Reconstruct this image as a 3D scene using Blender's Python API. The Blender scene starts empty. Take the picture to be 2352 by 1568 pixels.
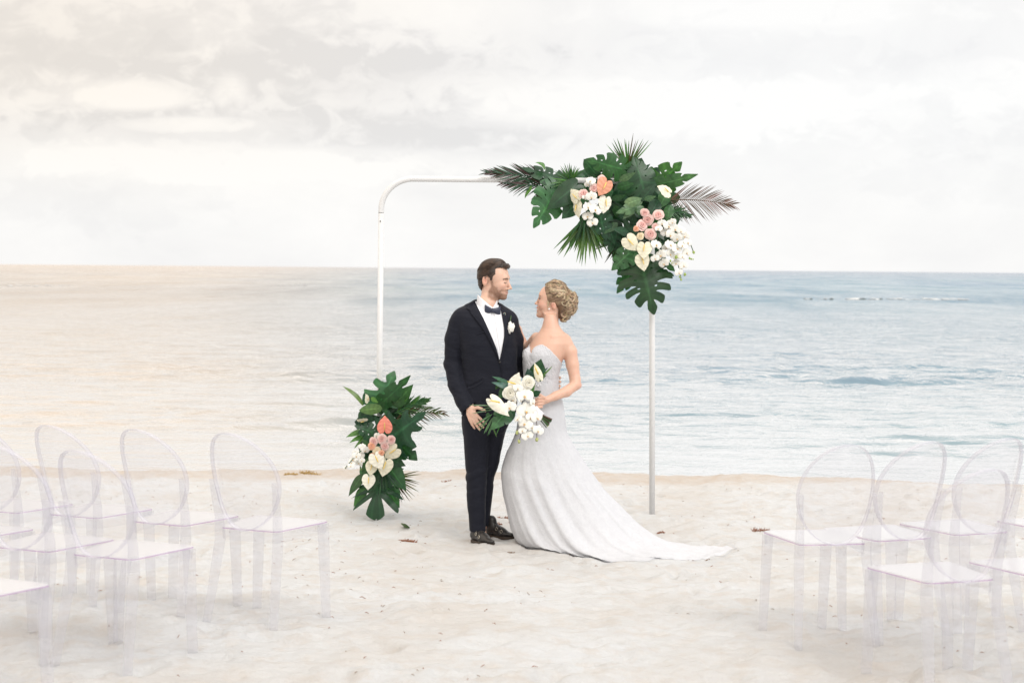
import bpy, math, random
import numpy as np
from mathutils import Vector, Matrix

random.seed(7)
rng = np.random.default_rng(7)
scene = bpy.context.scene
COL = scene.collection

# ------------------------------------------------------------------ camera
F_PX, CX, CY = 3920.0, 1176.0, 784.0           # focal length and centre, photograph measured 2352 wide
PITCH, ROLL, CAM_H = math.atan(168 / 3920), math.radians(0.487), 1.62
_F = np.array([0, math.cos(PITCH), -math.sin(PITCH)])
_U0 = np.array([0, math.sin(PITCH), math.cos(PITCH)])
_R0 = np.array([1.0, 0, 0])
_R = math.cos(ROLL) * _R0 + math.sin(ROLL) * _U0
_U = -math.sin(ROLL) * _R0 + math.cos(ROLL) * _U0
cam_data = bpy.data.cameras.new('camera')
cam = bpy.data.objects.new('camera', cam_data)
COL.objects.link(cam)
scene.camera = cam
cam_data.sensor_width = 36.0
cam_data.lens = 36.0 * F_PX / 2352.0
cam_data.clip_start = 0.1
cam_data.clip_end = 20000.0
cam.matrix_world = Matrix(((_R[0], _U[0], -_F[0], 0), (_R[1], _U[1], -_F[1], 0), (_R[2], _U[2], -_F[2], CAM_H), (0, 0, 0, 1)))
cam_data.dof.use_dof = True
cam_data.dof.focus_distance = 11.0
cam_data.dof.aperture_fstop = 4.0

# ------------------------------------------------------------------ world: bright overcast sky
SUN_EL, SUN_AZ = math.radians(38), math.radians(150)     # azimuth clockwise from +Y: behind the camera, to its right
world = bpy.data.worlds.new('World')
scene.world = world
world.use_nodes = True


class NT:
    """tiny helper for node trees"""
    def __init__(s, tree):
        s.t = tree

    def n(s, kind, _props=None, **inputs):
        nd = s.t.nodes.new(kind)
        for k, v in (_props or {}).items():
            setattr(nd, k, v)
        for k, v in inputs.items():
            key = int(k[1:]) if k[0] == 'i' and k[1:].isdigit() else k.replace('_', ' ')
            s.put(nd.inputs[key], v)
        return nd

    def put(s, sock, v):
        if isinstance(v, bpy.types.NodeSocket):
            s.t.links.new(v, sock)
        elif isinstance(v, bpy.types.Node):
            s.t.links.new(v.outputs[0], sock)
        else:
            sock.default_value = v

    def math(s, op, a, b=0.0, clamp=False):
        return s.n('ShaderNodeMath', {'operation': op, 'use_clamp': clamp}, i0=a, i1=b).outputs[0]

    def mix(s, f, a, b, mode='MIX'):
        nd = s.t.nodes.new('ShaderNodeMix')
        nd.data_type = 'RGBA'
        nd.blend_type = mode
        s.put(nd.inputs[0], f)
        s.put(nd.inputs[6], a)
        s.put(nd.inputs[7], b)
        return nd.outputs[2]

    def ramp(s, f, stops, interp='LINEAR'):
        nd = s.n('ShaderNodeValToRGB', i0=f)
        cr = nd.color_ramp
        cr.interpolation = interp
        while len(cr.elements) < len(stops):
            cr.elements.new(0.5)
        for e, (p, c) in zip(cr.elements, stops):
            e.position = p
            e.color = c if len(c) == 4 else (*c, 1)
        return nd.outputs[0]

    def noise(s, vec, scale, detail=4, rough=0.55, dist=0.0):
        return s.n('ShaderNodeTexNoise', Vector=vec, Scale=scale, Detail=detail, Roughness=rough, Distortion=dist).outputs['Fac']


def build_sky():
    w = world.node_tree
    w.nodes.clear()
    N = NT(w)
    out = w.nodes.new('ShaderNodeOutputWorld')
    bg = w.nodes.new('ShaderNodeBackground')
    w.links.new(bg.outputs[0], out.inputs[0])
    sky = w.nodes.new('ShaderNodeTexSky')
    sky.sky_type = 'NISHITA'
    sky.sun_disc = False
    sky.sun_elevation = SUN_EL
    sky.sun_rotation = SUN_AZ
    tc = w.nodes.new('ShaderNodeTexCoord')
    d = tc.outputs['Generated']
    sep = N.n('ShaderNodeSeparateXYZ', Vector=d)
    x, y, z = sep.outputs[0], sep.outputs[1], sep.outputs[2]
    zp = N.math('MAXIMUM', z, 0.0)
    # cloud deck: direction projected onto a flat layer, so clouds flatten towards the horizon
    den = N.math('ADD', zp, 0.22)
    px, py = N.math('DIVIDE', x, den), N.math('DIVIDE', y, den)
    pv = N.n('ShaderNodeCombineXYZ', X=px, Y=py, Z=0.0).outputs[0]
    n1 = N.noise(pv, 0.62, 6, 0.52, 0.4)
    dirv = N.n('ShaderNodeMapping', Vector=d, Scale=(1.0, 1.0, 1.7)).outputs[0]
    pv2 = N.n('ShaderNodeVectorMath', {'operation': 'ADD'}, i0=pv, i1=(3.7, 8.1, 0)).outputs[0]
    n2 = N.noise(dirv, 7.0, 8, 0.60, 0.3)
    c = N.math('ADD', N.math('MULTIPLY', n1, 0.35), N.math('MULTIPLY', n2, 0.65))
    # the big soft clouds of the photograph: (tan azimuth, tan elevation, half widths, strength)
    ux = N.math('DIVIDE', x, N.math('MAXIMUM', y, 0.05))
    uz = N.math('DIVIDE', z, N.math('MAXIMUM', y, 0.05))
    wob = N.noise(dirv, 13.0, 8, 0.60, 0.3)
    wob2 = N.noise(dirv, 42.0, 6, 0.58, 0.6)
    wo = N.math('ADD', N.math('MULTIPLY', N.math('SUBTRACT', wob, 0.5), 4.5), N.math('MULTIPLY', N.math('SUBTRACT', wob2, 0.5), 5.5))
    blobs = [(-0.225, 0.122, 0.16, 0.030, -1.15), (-0.10, 0.112, 0.14, 0.020, -0.75), (-0.14, 0.078, 0.15, 0.013, -1.0),
             (-0.04, 0.078, 0.08, 0.018, -0.6), (0.15, 0.126, 0.10, 0.018, -0.55), (0.27, 0.086, 0.07, 0.02, -0.35),
             (-0.24, 0.036, 0.07, 0.018, -0.45), (0.26, 0.055, 0.06, 0.014, -0.4), (-0.22, 0.100, 0.032, 0.0085, 2.0),
             (-0.165, 0.102, 0.010, 0.011, 1.2),
             (0.02, 0.098, 0.12, 0.014, 0.9), (-0.15, 0.060, 0.14, 0.010, 1.0), (-0.185, 0.082, 0.035, 0.004, 1.2),
             (0.16, 0.090, 0.12, 0.018, 0.8), (0.15, 0.150, 0.12, 0.010, 0.5), (0.28, 0.110, 0.05, 0.014, 0.6)]
    acc = None
    for (bx, bz, rx, rz, s) in blobs:
        ax = N.math('DIVIDE', N.math('SUBTRACT', ux, bx), rx)
        az = N.math('DIVIDE', N.math('SUBTRACT', uz, bz), rz)
        r2 = N.math('ADD', N.math('MULTIPLY', ax, ax), N.math('MULTIPLY', az, az))
        r2 = N.math('ADD', r2, wo)
        soft = N.math('EXPONENT', N.math('MULTIPLY', N.math('MAXIMUM', r2, 0.0), -0.9))
        hard = N.n('ShaderNodeMapRange', {'interpolation_type': 'SMOOTHSTEP'}, Value=r2, i1=1.5, i2=0.45, i3=0.0, i4=1.0).outputs[0]
        g = N.math('MULTIPLY', N.math('ADD', N.math('MULTIPLY', soft, 0.45), N.math('MULTIPLY', hard, 0.55)), s)
        acc = g if acc is None else N.math('ADD', acc, g)
    front = N.math('MULTIPLY', N.math('GREATER_THAN', y, 0.3), 1.0)
    acc = N.math('MULTIPLY', acc, front)
    c = N.math('ADD', N.math('MULTIPLY', N.math('SUBTRACT', c, 0.5), 1.5), N.math('MULTIPLY', acc, 0.34))
    c = N.math('ADD', c, 0.56, clamp=True)
    cloud = N.ramp(c, [(0.05, (0.79, 0.79, 0.80)), (0.36, (0.885, 0.883, 0.888)), (0.54, (0.935, 0.932, 0.93)), (0.72, (0.985, 0.98, 0.972))])
    # warm evening tint high on the left, where the photograph's sky turns peach
    left = N.math('MULTIPLY', x, -1.0)
    wl = N.n('ShaderNodeMapRange', {'interpolation_type': 'SMOOTHSTEP'}, Value=left, i1=-0.15, i2=0.32, i3=0.0, i4=1.0).outputs[0]
    wh = N.n('ShaderNodeMapRange', {'interpolation_type': 'SMOOTHSTEP'}, Value=z, i1=0.015, i2=0.12, i3=0.1, i4=1.0).outputs[0]
    cloud = N.mix(N.math('MULTIPLY', wl, wh), cloud, N.mix(1.0, cloud, (1.0, 0.93, 0.845, 1), 'MULTIPLY'))
    ew = N.n('ShaderNodeMapRange', {'interpolation_type': 'SMOOTHSTEP'}, Value=z, i1=0.08, i2=0.34, i3=0.0, i4=1.0).outputs[0]
    cloud = N.mix(ew, cloud, N.mix(1.0, cloud, (1.0, 0.975, 0.945, 1), 'MULTIPLY'))
    # an overcast sky brightens towards the zenith
    gain = N.math('ADD', 1.0, N.math('MULTIPLY', N.math('SUBTRACT', N.math('MAXIMUM', z, 0.16), 0.16), ZENITH_GAIN))
    cloud = N.n('ShaderNodeVectorMath', {'operation': 'SCALE'}, Vector=cloud, Scale=gain).outputs[0]
    blue = N.n('ShaderNodeVectorMath', {'operation': 'SCALE'}, Vector=sky.outputs[0], Scale=0.08).outputs[0]
    final = N.mix(0.95, blue, cloud)
    w.links.new(final, bg.inputs[0])
    bg.inputs[1].default_value = 1.0


ZENITH_GAIN = 1.3
build_sky()

sun_data = bpy.data.lights.new('sun', 'SUN')
sun_data.energy = 1.4
sun_data.angle = math.radians(25)
sun_data.color = (1.0, 0.965, 0.93)
sun = bpy.data.objects.new('sun', sun_data)
COL.objects.link(sun)
sun.location = (6, -8, 12)
sd = Vector((math.sin(SUN_AZ) * math.cos(SUN_EL), math.cos(SUN_AZ) * math.cos(SUN_EL), math.sin(SUN_EL)))
sun.rotation_euler = sd.to_track_quat('Z', 'Y').to_euler()

vs = scene.view_settings
vs.view_transform = 'Standard'
vs.look = 'None'
vs.exposure = 0.07
vs.gamma = 1.0
vs.use_curve_mapping = False
scene.cycles.max_bounces = 12
scene.cycles.transparent_max_bounces = 48
scene.cycles.caustics_reflective = False
scene.cycles.caustics_refractive = False


# ------------------------------------------------------------------ helpers
def W(px, py, Y):
    """world point seen at (px, py) of the 2352-wide photograph, at depth Y"""
    d = _F * F_PX + (px - CX) * _R - (py - CY) * _U
    t = Y / d[1]
    return np.array([d[0] * t, Y, CAM_H + d[2] * t])


def mesh_obj(name, verts, faces, mat=None, parent=None, smooth=True, attrs=None):
    me = bpy.data.meshes.new(name)
    v = np.asarray(verts, dtype=np.float32).reshape(-1, 3)
    if isinstance(faces, np.ndarray):
        k = faces.shape[1]
        me.vertices.add(len(v))
        me.vertices.foreach_set('co', v.ravel())
        me.loops.add(faces.size)
        me.loops.foreach_set('vertex_index', faces.astype(np.int32).ravel())
        me.polygons.add(len(faces))
        me.polygons.foreach_set('loop_start', np.arange(0, faces.size, k, dtype=np.int32))
        me.update(calc_edges=True)
        me.validate()
    else:
        me.from_pydata([tuple(map(float, p)) for p in v], [], faces)
    if smooth:
        me.polygons.foreach_set('use_smooth', np.ones(len(me.polygons), dtype=bool))
    for an, arr in (attrs or {}).items():
        a = me.color_attributes.new(an, 'FLOAT_COLOR', 'POINT')
        arr = np.asarray(arr, dtype=np.float32)
        if arr.shape[1] == 3:
            arr = np.concatenate([arr, np.ones((len(arr), 1), np.float32)], 1)
        a.data.foreach_set('color', arr.ravel())
    if mat:
        for m in (mat if isinstance(mat, (list, tuple)) else [mat]):
            me.materials.append(m)
    me.update()
    return link(name, me, parent)


def link(name, me, parent=None):
    o = bpy.data.objects.new(name, me)
    COL.objects.link(o)
    if parent is not None:
        o.parent = parent
        if parent.type == 'EMPTY' or True:
            o.matrix_parent_inverse = parent_world_inv(parent)
    return o


def parent_world_inv(p):
    m = Matrix.LocRotScale(p.location, p.rotation_euler, p.scale)
    q = p.parent
    while q is not None:
        m = Matrix.LocRotScale(q.location, q.rotation_euler, q.scale) @ m if False else m
        q = q.parent
    return m.inverted()


def empty(name, loc=(0, 0, 0)):
    o = bpy.data.objects.new(name, None)
    o.empty_display_size = 0.1
    COL.objects.link(o)
    o.location = tuple(float(c) for c in loc)
    return o


def tag(o, label=None, cat=None, group=None, kind=None):
    if label: o['label'] = label
    if cat: o['category'] = cat
    if group: o['group'] = group
    if kind: o['kind'] = kind
    return o


class MB:
    """collects pieces (verts, faces, optional per-vertex colour, material index) into one mesh"""
    def __init__(s):
        s.v, s.f, s.c, s.m = [], [], [], []

    def add(s, v, f, c=None, mi=0):
        o = len(s.v)
        v = [tuple(map(float, p)) for p in v]
        s.v += v
        s.f += [tuple(int(i) + o for i in q) for q in f]
        s.m += [mi] * len(f)
        if c is None: c = [(1, 1, 1, 1)] * len(v)
        s.c += [tuple(map(float, q)) if len(q) == 4 else (*map(float, q), 1.0) for q in c]

    def build(s, name, mat, parent=None, smooth=True):
        o = mesh_obj(name, s.v, s.f, mat, parent, smooth, {'Col': np.array(s.c, np.float32)})
        if max(s.m, default=0) > 0:
            o.data.polygons.foreach_set('material_index', np.array(s.m, np.int32))
        return o


def tube(pts, radii, n=10, cap=True, flat=None):
    """tube along a polyline; radii scalar or list; returns verts, faces"""
    pts = [np.asarray(p, float) for p in pts]
    if np.isscalar(radii): radii = [radii] * len(pts)
    V, Fc = [], []
    prev = None
    for i, p in enumerate(pts):
        a = pts[max(i - 1, 0)]
        b = pts[min(i + 1, len(pts) - 1)]
        t = b - a
        t = t / (np.linalg.norm(t) + 1e-12)
        if prev is None:
            h = np.array([0, 0, 1.0]) if abs(t[2]) < 0.9 else np.array([1.0, 0, 0])
            u = np.cross(t, h)
        else:
            u = prev - t * np.dot(prev, t)
        u /= np.linalg.norm(u) + 1e-12
        prev = u
        w = np.cross(t, u)
        for k in range(n):
            a_ = 2 * math.pi * k / n
            V.append(p + radii[i] * (math.cos(a_) * u + math.sin(a_) * w))
    for i in range(len(pts) - 1):
        for k in range(n):
            k2 = (k + 1) % n
            Fc.append((i * n + k, i * n + k2, (i + 1) * n + k2, (i + 1) * n + k))
    if cap:
        Fc.append(tuple(range(n - 1, -1, -1)))
        Fc.append(tuple((len(pts) - 1) * n + k for k in range(n)))
    return V, Fc


def box(c, s, R=None):
    c = np.asarray(c, float)
    s = np.asarray(s, float) / 2
    V = []
    for x in (-1, 1):
        for y in (-1, 1):
            for z in (-1, 1):
                p = np.array([x, y, z]) * s
                if R is not None: p = R @ p
                V.append(c + p)
    return V, [(0, 1, 3, 2), (4, 6, 7, 5), (0, 4, 5, 1), (2, 3, 7, 6), (0, 2, 6, 4), (1, 5, 7, 3)]


def material(name, color=(0.5, 0.5, 0.5), rough=0.5, build=None, **extra):
    m = bpy.data.materials.new(name)
    m.use_nodes = True
    t = m.node_tree
    b = t.nodes['Principled BSDF']
    b.inputs['Base Color'].default_value = (*color, 1)
    b.inputs['Roughness'].default_value = rough
    for k, v in extra.items():
        b.inputs[k.replace('_', ' ')].default_value = v
    if build: build(NT(t), b, t)
    return m


def bump(N, b, h, strength=0.3, dist=0.01):
    bp = N.n('ShaderNodeBump', Height=h, Strength=strength, Distance=dist)
    N.put(b.inputs['Normal'], bp.outputs[0])


def objco(N):
    return N.n('ShaderNodeTexCoord').outputs['Object']


def colattr(N):
    return N.n('ShaderNodeAttribute', {'attribute_name': 'Col'}).outputs['Color']


def _hash(ix, iy, seed):
    h = (ix.astype(np.int64) * 374761393 + iy.astype(np.int64) * 668265263 + seed * 1442695041) & 0x7fffffff
    h = (h ^ (h >> 13)) * 1274126177 & 0x7fffffff
    return ((h ^ (h >> 16)) & 0xffff) / 65535.0


def vnoise(x, y, seed=0):
    ix, iy = np.floor(x), np.floor(y)
    fx, fy = x - ix, y - iy
    fx, fy = fx * fx * fx * (fx * (fx * 6 - 15) + 10), fy * fy * fy * (fy * (fy * 6 - 15) + 10)
    a, b = _hash(ix, iy, seed), _hash(ix + 1, iy, seed)
    c, d = _hash(ix, iy + 1, seed), _hash(ix + 1, iy + 1, seed)
    return (a * (1 - fx) + b * fx) * (1 - fy) + (c * (1 - fx) + d * fx) * fy - 0.5


def fbm(x, y, seed=0, o=4):
    s, a = 0, 1.0
    for i in range(o):
        s = s + a * vnoise(x * 2 ** i + 17.3 * i, y * 2 ** i - 9.1 * i, seed + i)
        a *= 0.5
    return s


def sstep(a, b, x):
    t = np.clip((x - a) / (b - a), 0, 1)
    return t * t * (3 - 2 * t)


SEA = -0.33


def crest_y(x):
    x = np.asarray(x, float)
    return 14.75 + 0.25 * vnoise(x * 0.8, x * 0 + 4.2, 8) + 0.09 * vnoise(x * 3.7, x * 0 + 1.2, 9) - 0.05 * np.clip(x, -6, 6) + 0.12 * np.sin(x * 0.9 + 1) + 0.05 * np.sin(x * 3.1)


def zg_base(x, y):
    x, y = np.asarray(x, float), np.asarray(y, float)
    z = -0.16 * sstep(7.4, 10.4, y) - 0.02 * sstep(10.4, 14, y)
    cy = crest_y(x)
    z = z - 0.55 * sstep(0.0, 2.4, y - cy) - 2.2 * sstep(2, 60, y - cy)
    # small ledge where the waves have cut the sand
    z = z + 0.022 * np.exp(-((y - cy + 0.10) / 0.16) ** 2) * (0.7 + 0.5 * vnoise(x * 2.2, x * 0 + 3, 5))
    return z


def zg(x, y):
    return float(zg_base(x, y))


def Gd(px, py, z0=0.0):
    """point on the horizontal plane z0 seen at a pixel"""
    d = _F * F_PX + (px - CX) * _R - (py - CY) * _U
    t = (z0 - CAM_H) / d[2]
    return np.array([d[0] * t, d[1] * t, z0])


# ------------------------------------------------------------------ sand
def m_sand(N, b, t):
    co = objco(N)
    n1 = N.noise(co, 1.1, 5, 0.6)
    n2 = N.noise(co, 7.0, 5, 0.65)
    n3 = N.noise(co, 260.0, 3, 0.7)
    c = N.ramp(n1, [(0.32, (0.575, 0.56, 0.542)), (0.5, (0.605, 0.61, 0.612)), (0.66, (0.62, 0.634, 0.648))])
    c = N.mix(N.ramp(n2, [(0.48, (0, 0, 0)), (0.64, (0.5, 0.5, 0.5))]), c, (0.565, 0.52, 0.475, 1))
    c = N.mix(N.ramp(n3, [(0.30, (0.55, 0.55, 0.55)), (0.42, (0, 0, 0))]), c, (0.42, 0.33, 0.25, 1))
    # damp sand by the water
    sp = N.n('ShaderNodeSeparateXYZ', Vector=co)
    wet = N.n('ShaderNodeMapRange', {'interpolation_type': 'SMOOTHSTEP'}, Value=sp.outputs[1], i1=14.15, i2=14.65, i3=0.0, i4=0.5).outputs[0]
    wet = N.math('MULTIPLY', wet, N.math('ADD', n2, 0.35))
    c = N.mix(wet, c, (0.47, 0.36, 0.26, 1))
    N.put(b.inputs['Base Color'], c)
    h = N.math('ADD', N.math('MULTIPLY', N.noise(N.n('ShaderNodeMapping', Vector=co, Scale=(0.7, 1.2, 1)).outputs[0], 22, 7, 0.68, 0.4), 0.8), N.math('MULTIPLY', n3, 0.2))
    bump(N, b, h, 0.75, 0.04)
    b.inputs['Specular IOR Level'].default_value = 0.15


M_SAND = material('dry white coral sand', (0.7, 0.64, 0.57), 0.95, m_sand)


def build_ground():
    def axis(lo, hi, step, far_lo, far_hi, g=1.28):
        core = list(np.arange(lo, hi + 1e-6, step))
        a, s = [], step
        p = lo
        while p > far_lo:
            s *= g
            p -= s
            a.append(p)
        bq, s, p = [], step, hi
        while p < far_hi:
            s *= g
            p += s
            bq.append(p)
        return np.array(a[::-1] + core + bq)
    xs = axis(-4.6, 4.6, 0.021, -3000, 3000)
    ys = axis(5.0, 15.3, 0.021, -400, 6000)
    X, Y = np.meshgrid(xs, ys)
    Z = zg_base(X, Y)
    land = 1 - sstep(0.2, 1.5, Y - crest_y(X))
    near = np.exp(-(np.maximum(np.abs(X) - 12, 0) / 10) ** 2) * land
    det = 0.035 * fbm(X * 0.9, Y * 1.1, 11, 3) + 0.034 * fbm(X * 2.6, Y * 3.6, 21, 4) + 0.017 * fbm(X * 12, Y * 15, 31, 2)
    # mound round the right post of the arch
    for (mx, my, r, h) in ((1.02, 12.2, 0.34, 0.035), (1.35, 12.0, 0.40, 0.03), (-0.95, 12.15, 0.3, 0.02), (1.2, 11.5, 0.3, 0.02)):
        det = det + h * np.exp(-((X - mx) ** 2 + ((Y - my) * 0.9) ** 2) / r ** 2)
    # trampled dimples and footprints
    r2 = np.random.default_rng(3)
    for i in range(1150):
        fx, fy = r2.uniform(-4.6, 4.6), r2.uniform(5.2, 14.3)
        a, L, Wd, dp = r2.uniform(0, math.pi), r2.uniform(0.07, 0.15), r2.uniform(0.035, 0.07), r2.uniform(0.006, 0.024)
        ix0, ix1 = np.searchsorted(xs, (fx - 0.4, fx + 0.4))
        iy0, iy1 = np.searchsorted(ys, (fy - 0.4, fy + 0.4))
        sx, sy = X[iy0:iy1, ix0:ix1] - fx, Y[iy0:iy1, ix0:ix1] - fy
        u = (sx * math.cos(a) + sy * math.sin(a)) / L
        v = (-sx * math.sin(a) + sy * math.cos(a)) / Wd
        q = u * u + v * v
        det[iy0:iy1, ix0:ix1] += dp * (-np.exp(-q * 1.3) + 0.55 * np.exp(-(np.sqrt(q) - 1.6) ** 2 * 4))
    # calm the sand exactly where things stand so nothing floats
    Z = Z + det * near
    Z = np.where(Y > 60, Z - 0.0, Z)
    ny, nx = X.shape
    V = np.stack([X, Y, Z], -1).reshape(-1, 3)
    i = np.arange(ny - 1)[:, None] * nx + np.arange(nx - 1)[None, :]
    Fq = np.stack([i, i + 1, i + nx + 1, i + nx], -1).reshape(-1, 4)
    o = mesh_obj('beach_sand', V, Fq, M_SAND)
    tag(o, kind='structure')
    return xs, ys, Z


GX, GY, GZ = build_ground()


def gz(x, y):
    """actual sand height"""
    i = int(np.clip(np.searchsorted(GX, x) - 1, 0, len(GX) - 2))
    j = int(np.clip(np.searchsorted(GY, y) - 1, 0, len(GY) - 2))
    fx = (x - GX[i]) / (GX[i + 1] - GX[i])
    fy = (y - GY[j]) / (GY[j + 1] - GY[j])
    return float((GZ[j, i] * (1 - fx) + GZ[j, i + 1] * fx) * (1 - fy) + (GZ[j + 1, i] * (1 - fx) + GZ[j + 1, i + 1] * fx) * fy)


# ------------------------------------------------------------------ sea
def m_water(N, b, t):
    co = objco(N)
    sp = N.n('ShaderNodeSeparateXYZ', Vector=co)
    y = sp.outputs[1]
    # pale over the shallow sand, turquoise then blue over deep water
    ly = N.math('LOGARITHM', N.math('MAXIMUM', y, 1.0), 10.0)
    f = N.n('ShaderNodeMapRange', Value=ly, i1=1.15, i2=3.2, i3=0.0, i4=1.0).outputs[0]
    c = N.ramp(f, [(0.0, (0.36, 0.36, 0.35)), (0.05, (0.24, 0.28, 0.31)), (0.16, (0.15, 0.22, 0.28)), (0.40, (0.09, 0.19, 0.27)), (0.6, (0.08, 0.185, 0.28)), (1.0, (0.14, 0.18, 0.26))])
    n = N.noise(N.n('ShaderNodeMapping', Vector=co, Scale=(0.03, 0.012, 1)).outputs[0], 1.0, 4, 0.6)
    c = N.mix(N.ramp(n, [(0.42, (0, 0, 0)), (0.65, (0.5, 0.5, 0.5))]), c, (0.12, 0.25, 0.29, 1))
    # warm glare over the left of the sea, painted into the water's body colour
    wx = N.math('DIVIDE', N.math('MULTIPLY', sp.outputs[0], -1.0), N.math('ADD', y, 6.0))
    warm_wash = N.n('ShaderNodeMapRange', {'interpolation_type': 'SMOOTHSTEP'}, Value=wx, i1=-0.02, i2=0.20, i3=0.0, i4=0.85).outputs[0]
    c = N.mix(N.math('MULTIPLY', warm_wash, N.math('ADD', 0.6, N.math('MULTIPLY', n, 0.6))), c, (0.50, 0.40, 0.31, 1))
    t.nodes.remove(b)
    body = N.n('ShaderNodeBsdfDiffuse', Color=c)
    gl = N.n('ShaderNodeBsdfGlossy', Color=(1, 1, 1, 1), Roughness=N.ramp(f, [(0.0, (0.05,) * 3), (0.4, (0.10,) * 3), (1.0, (0.25,) * 3)]))
    lw = N.n('ShaderNodeLayerWeight', Blend=0.5)
    m1 = N.n('ShaderNodeMapping', Vector=co, Scale=(1.0, 1.9, 1)).outputs[0]
    h1 = N.noise(m1, 1.6, 4, 0.6, 0.5)
    m2 = N.n('ShaderNodeMapping', Vector=co, Scale=(0.16, 0.30, 1)).outputs[0]
    h2 = N.noise(m2, 1.0, 5, 0.6, 0.4)
    m3 = N.n('ShaderNodeMapping', Vector=co, Scale=(0.02, 0.035, 1)).outputs[0]
    h3 = N.noise(m3, 1.0, 5, 0.65, 0.4)
    fn = N.n('ShaderNodeMapRange', Value=ly, i1=1.25, i2=1.8, i3=0.08, i4=0.3).outputs[0]
    fm = N.n('ShaderNodeMapRange', Value=ly, i1=1.5, i2=2.3, i3=0.0, i4=1.0).outputs[0]
    ff = N.n('ShaderNodeMapRange', Value=ly, i1=2.0, i2=3.0, i3=0.0, i4=7.0).outputs[0]
    h = N.math('ADD', N.math('ADD', N.math('MULTIPLY', h1, fn), N.math('MULTIPLY', h2, fm)), N.math('MULTIPLY', h3, ff))
    bp = N.n('ShaderNodeBump', Height=h, Strength=1.0, Distance=0.5)
    for nd in (body, gl, lw):
        N.put(nd.inputs['Normal'], bp.outputs[0])
    fac = N.ramp(lw.outputs['Facing'], [(0.52, (0.04,) * 3), (0.70, (0.16,) * 3), (0.785, (0.48,) * 3), (0.84, (0.93,) * 3), (0.90, (1.0,) * 3)])
    fac = N.math('MINIMUM', fac, N.ramp(f, [(0.0, (0.99,) * 3), (0.34, (0.95,) * 3), (0.44, (0.60,) * 3), (1.0, (0.43,) * 3)]))
    # wind-ruffled patches outside the reef reflect less sky than the slicks between them
    rf = N.noise(N.n('ShaderNodeMapping', Vector=co, Scale=(0.16, 0.030, 1)).outputs[0], 1.0, 9, 0.72, 0.3)
    rk = N.ramp(rf, [(0.38, (0.64,) * 3), (0.48, (1.0,) * 3), (0.62, (1.4,) * 3)])
    amt = N.n('ShaderNodeMapRange', Value=ly, i1=1.7, i2=2.1, i3=0.0, i4=1.0).outputs[0]
    fac = N.math('MULTIPLY', fac, N.math('ADD', N.math('MULTIPLY', rk, amt), N.math('SUBTRACT', 1.0, amt)), clamp=True)
    ms = N.n('ShaderNodeMixShader', Fac=fac, i1=body.outputs[0], i2=gl.outputs[0])
    t.links.new(ms.outputs[0], t.nodes['Material Output'].inputs[0])


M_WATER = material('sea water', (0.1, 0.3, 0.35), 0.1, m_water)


def build_water():
    H = CAM_H - SEA
    q = np.linspace(H / 14.6, H / 9000.0, 520)                 # evenly spaced as seen from the beach
    ys = H / q
    us = np.linspace(-0.40, 0.40, 560)
    U, Y = np.meshgrid(us, ys)
    X = U * Y
    Z = np.zeros_like(X)
    r = np.random.default_rng(5)
    spacing = np.gradient(ys)[:, None]
    warp = 0.9 * fbm(X * 0.12, Y * 0.12, 3, 2)
    Zb = np.zeros_like(X)
    for i in range(64):
        lam = 0.42 * (30.0 ** (i / 63.0)) * r.uniform(0.85, 1.15)
        ang = r.normal(0, 0.33 if lam < 3 else 0.2)
        amp = 0.0068 * lam ** 0.85 * r.uniform(0.5, 1.2) * (0.40 if lam > 4 else 1)
        k = 2 * math.pi / lam
        ph = k * (math.sin(ang) * X + math.cos(ang) * Y + warp) + r.uniform(0, 6.28)
        fade = np.clip((lam / (spacing * 3.2)) - 0.6, 0, 1)
        s = np.sin(ph)
        (Z if lam < 1.9 else Zb)[...] += amp * fade * (s + 0.28 * np.cos(2 * ph))
    patch = 0.80 + 1.5 * fbm(X * 0.045 + 5, Y * 0.22, 9, 4)
    patch = np.clip(patch, 0.45, 1.4) * (1 + 1.6 * sstep(85, 115, Y))
    shore = sstep(0.2, 7.0, Y - 14.75)
    calm = 1 - 0.55 * sstep(0.04, 0.26, -X / (Y + 6))
    Z = (Z * patch + Zb * 0.42 * np.clip(patch, 0.4, 1.1) * (1 + 1.5 * sstep(85, 115, Y))) * (0.10 + 0.90 * shore) * calm
    # little swell line just before the beach
    Z += SEA
    ny, nx = X.shape
    V = np.stack([X, Y, Z], -1).reshape(-1, 3)
    i = np.arange(ny - 1)[:, None] * nx + np.arange(nx - 1)[None, :]
    Fq = np.stack([i, i + 1, i + nx + 1, i + nx], -1).reshape(-1, 4)
    # wide flat outer wings so the sea goes on to either side
    nb = len(V)
    E = []
    for sgn in (-1, 1):
        col = 0 if sgn < 0 else nx - 1
        for j in range(ny):
            E.append((sgn * (X[j, -1] * 1.0 + 4000), ys[j], SEA - 0.0))
    V = np.concatenate([V, np.array(E)])
    Fw = []
    for j in range(ny - 1):
        Fw.append((nb + j, j * nx, (j + 1) * nx, nb + j + 1))
        Fw.append((j * nx + nx - 1, nb + ny + j, nb + ny + j + 1, (j + 1) * nx + nx - 1))
    Fq = np.concatenate([Fq, np.array(Fw)])
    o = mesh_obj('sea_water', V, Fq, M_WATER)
    tag(o, kind='structure')


build_water()

# breaking foam over the far reef and a few dark rocks
M_FOAM = material('sea foam', (0.66, 0.67, 0.67), 0.8)
M_ROCK = material('wet dark rock', (0.06, 0.08, 0.075), 0.6)


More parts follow.
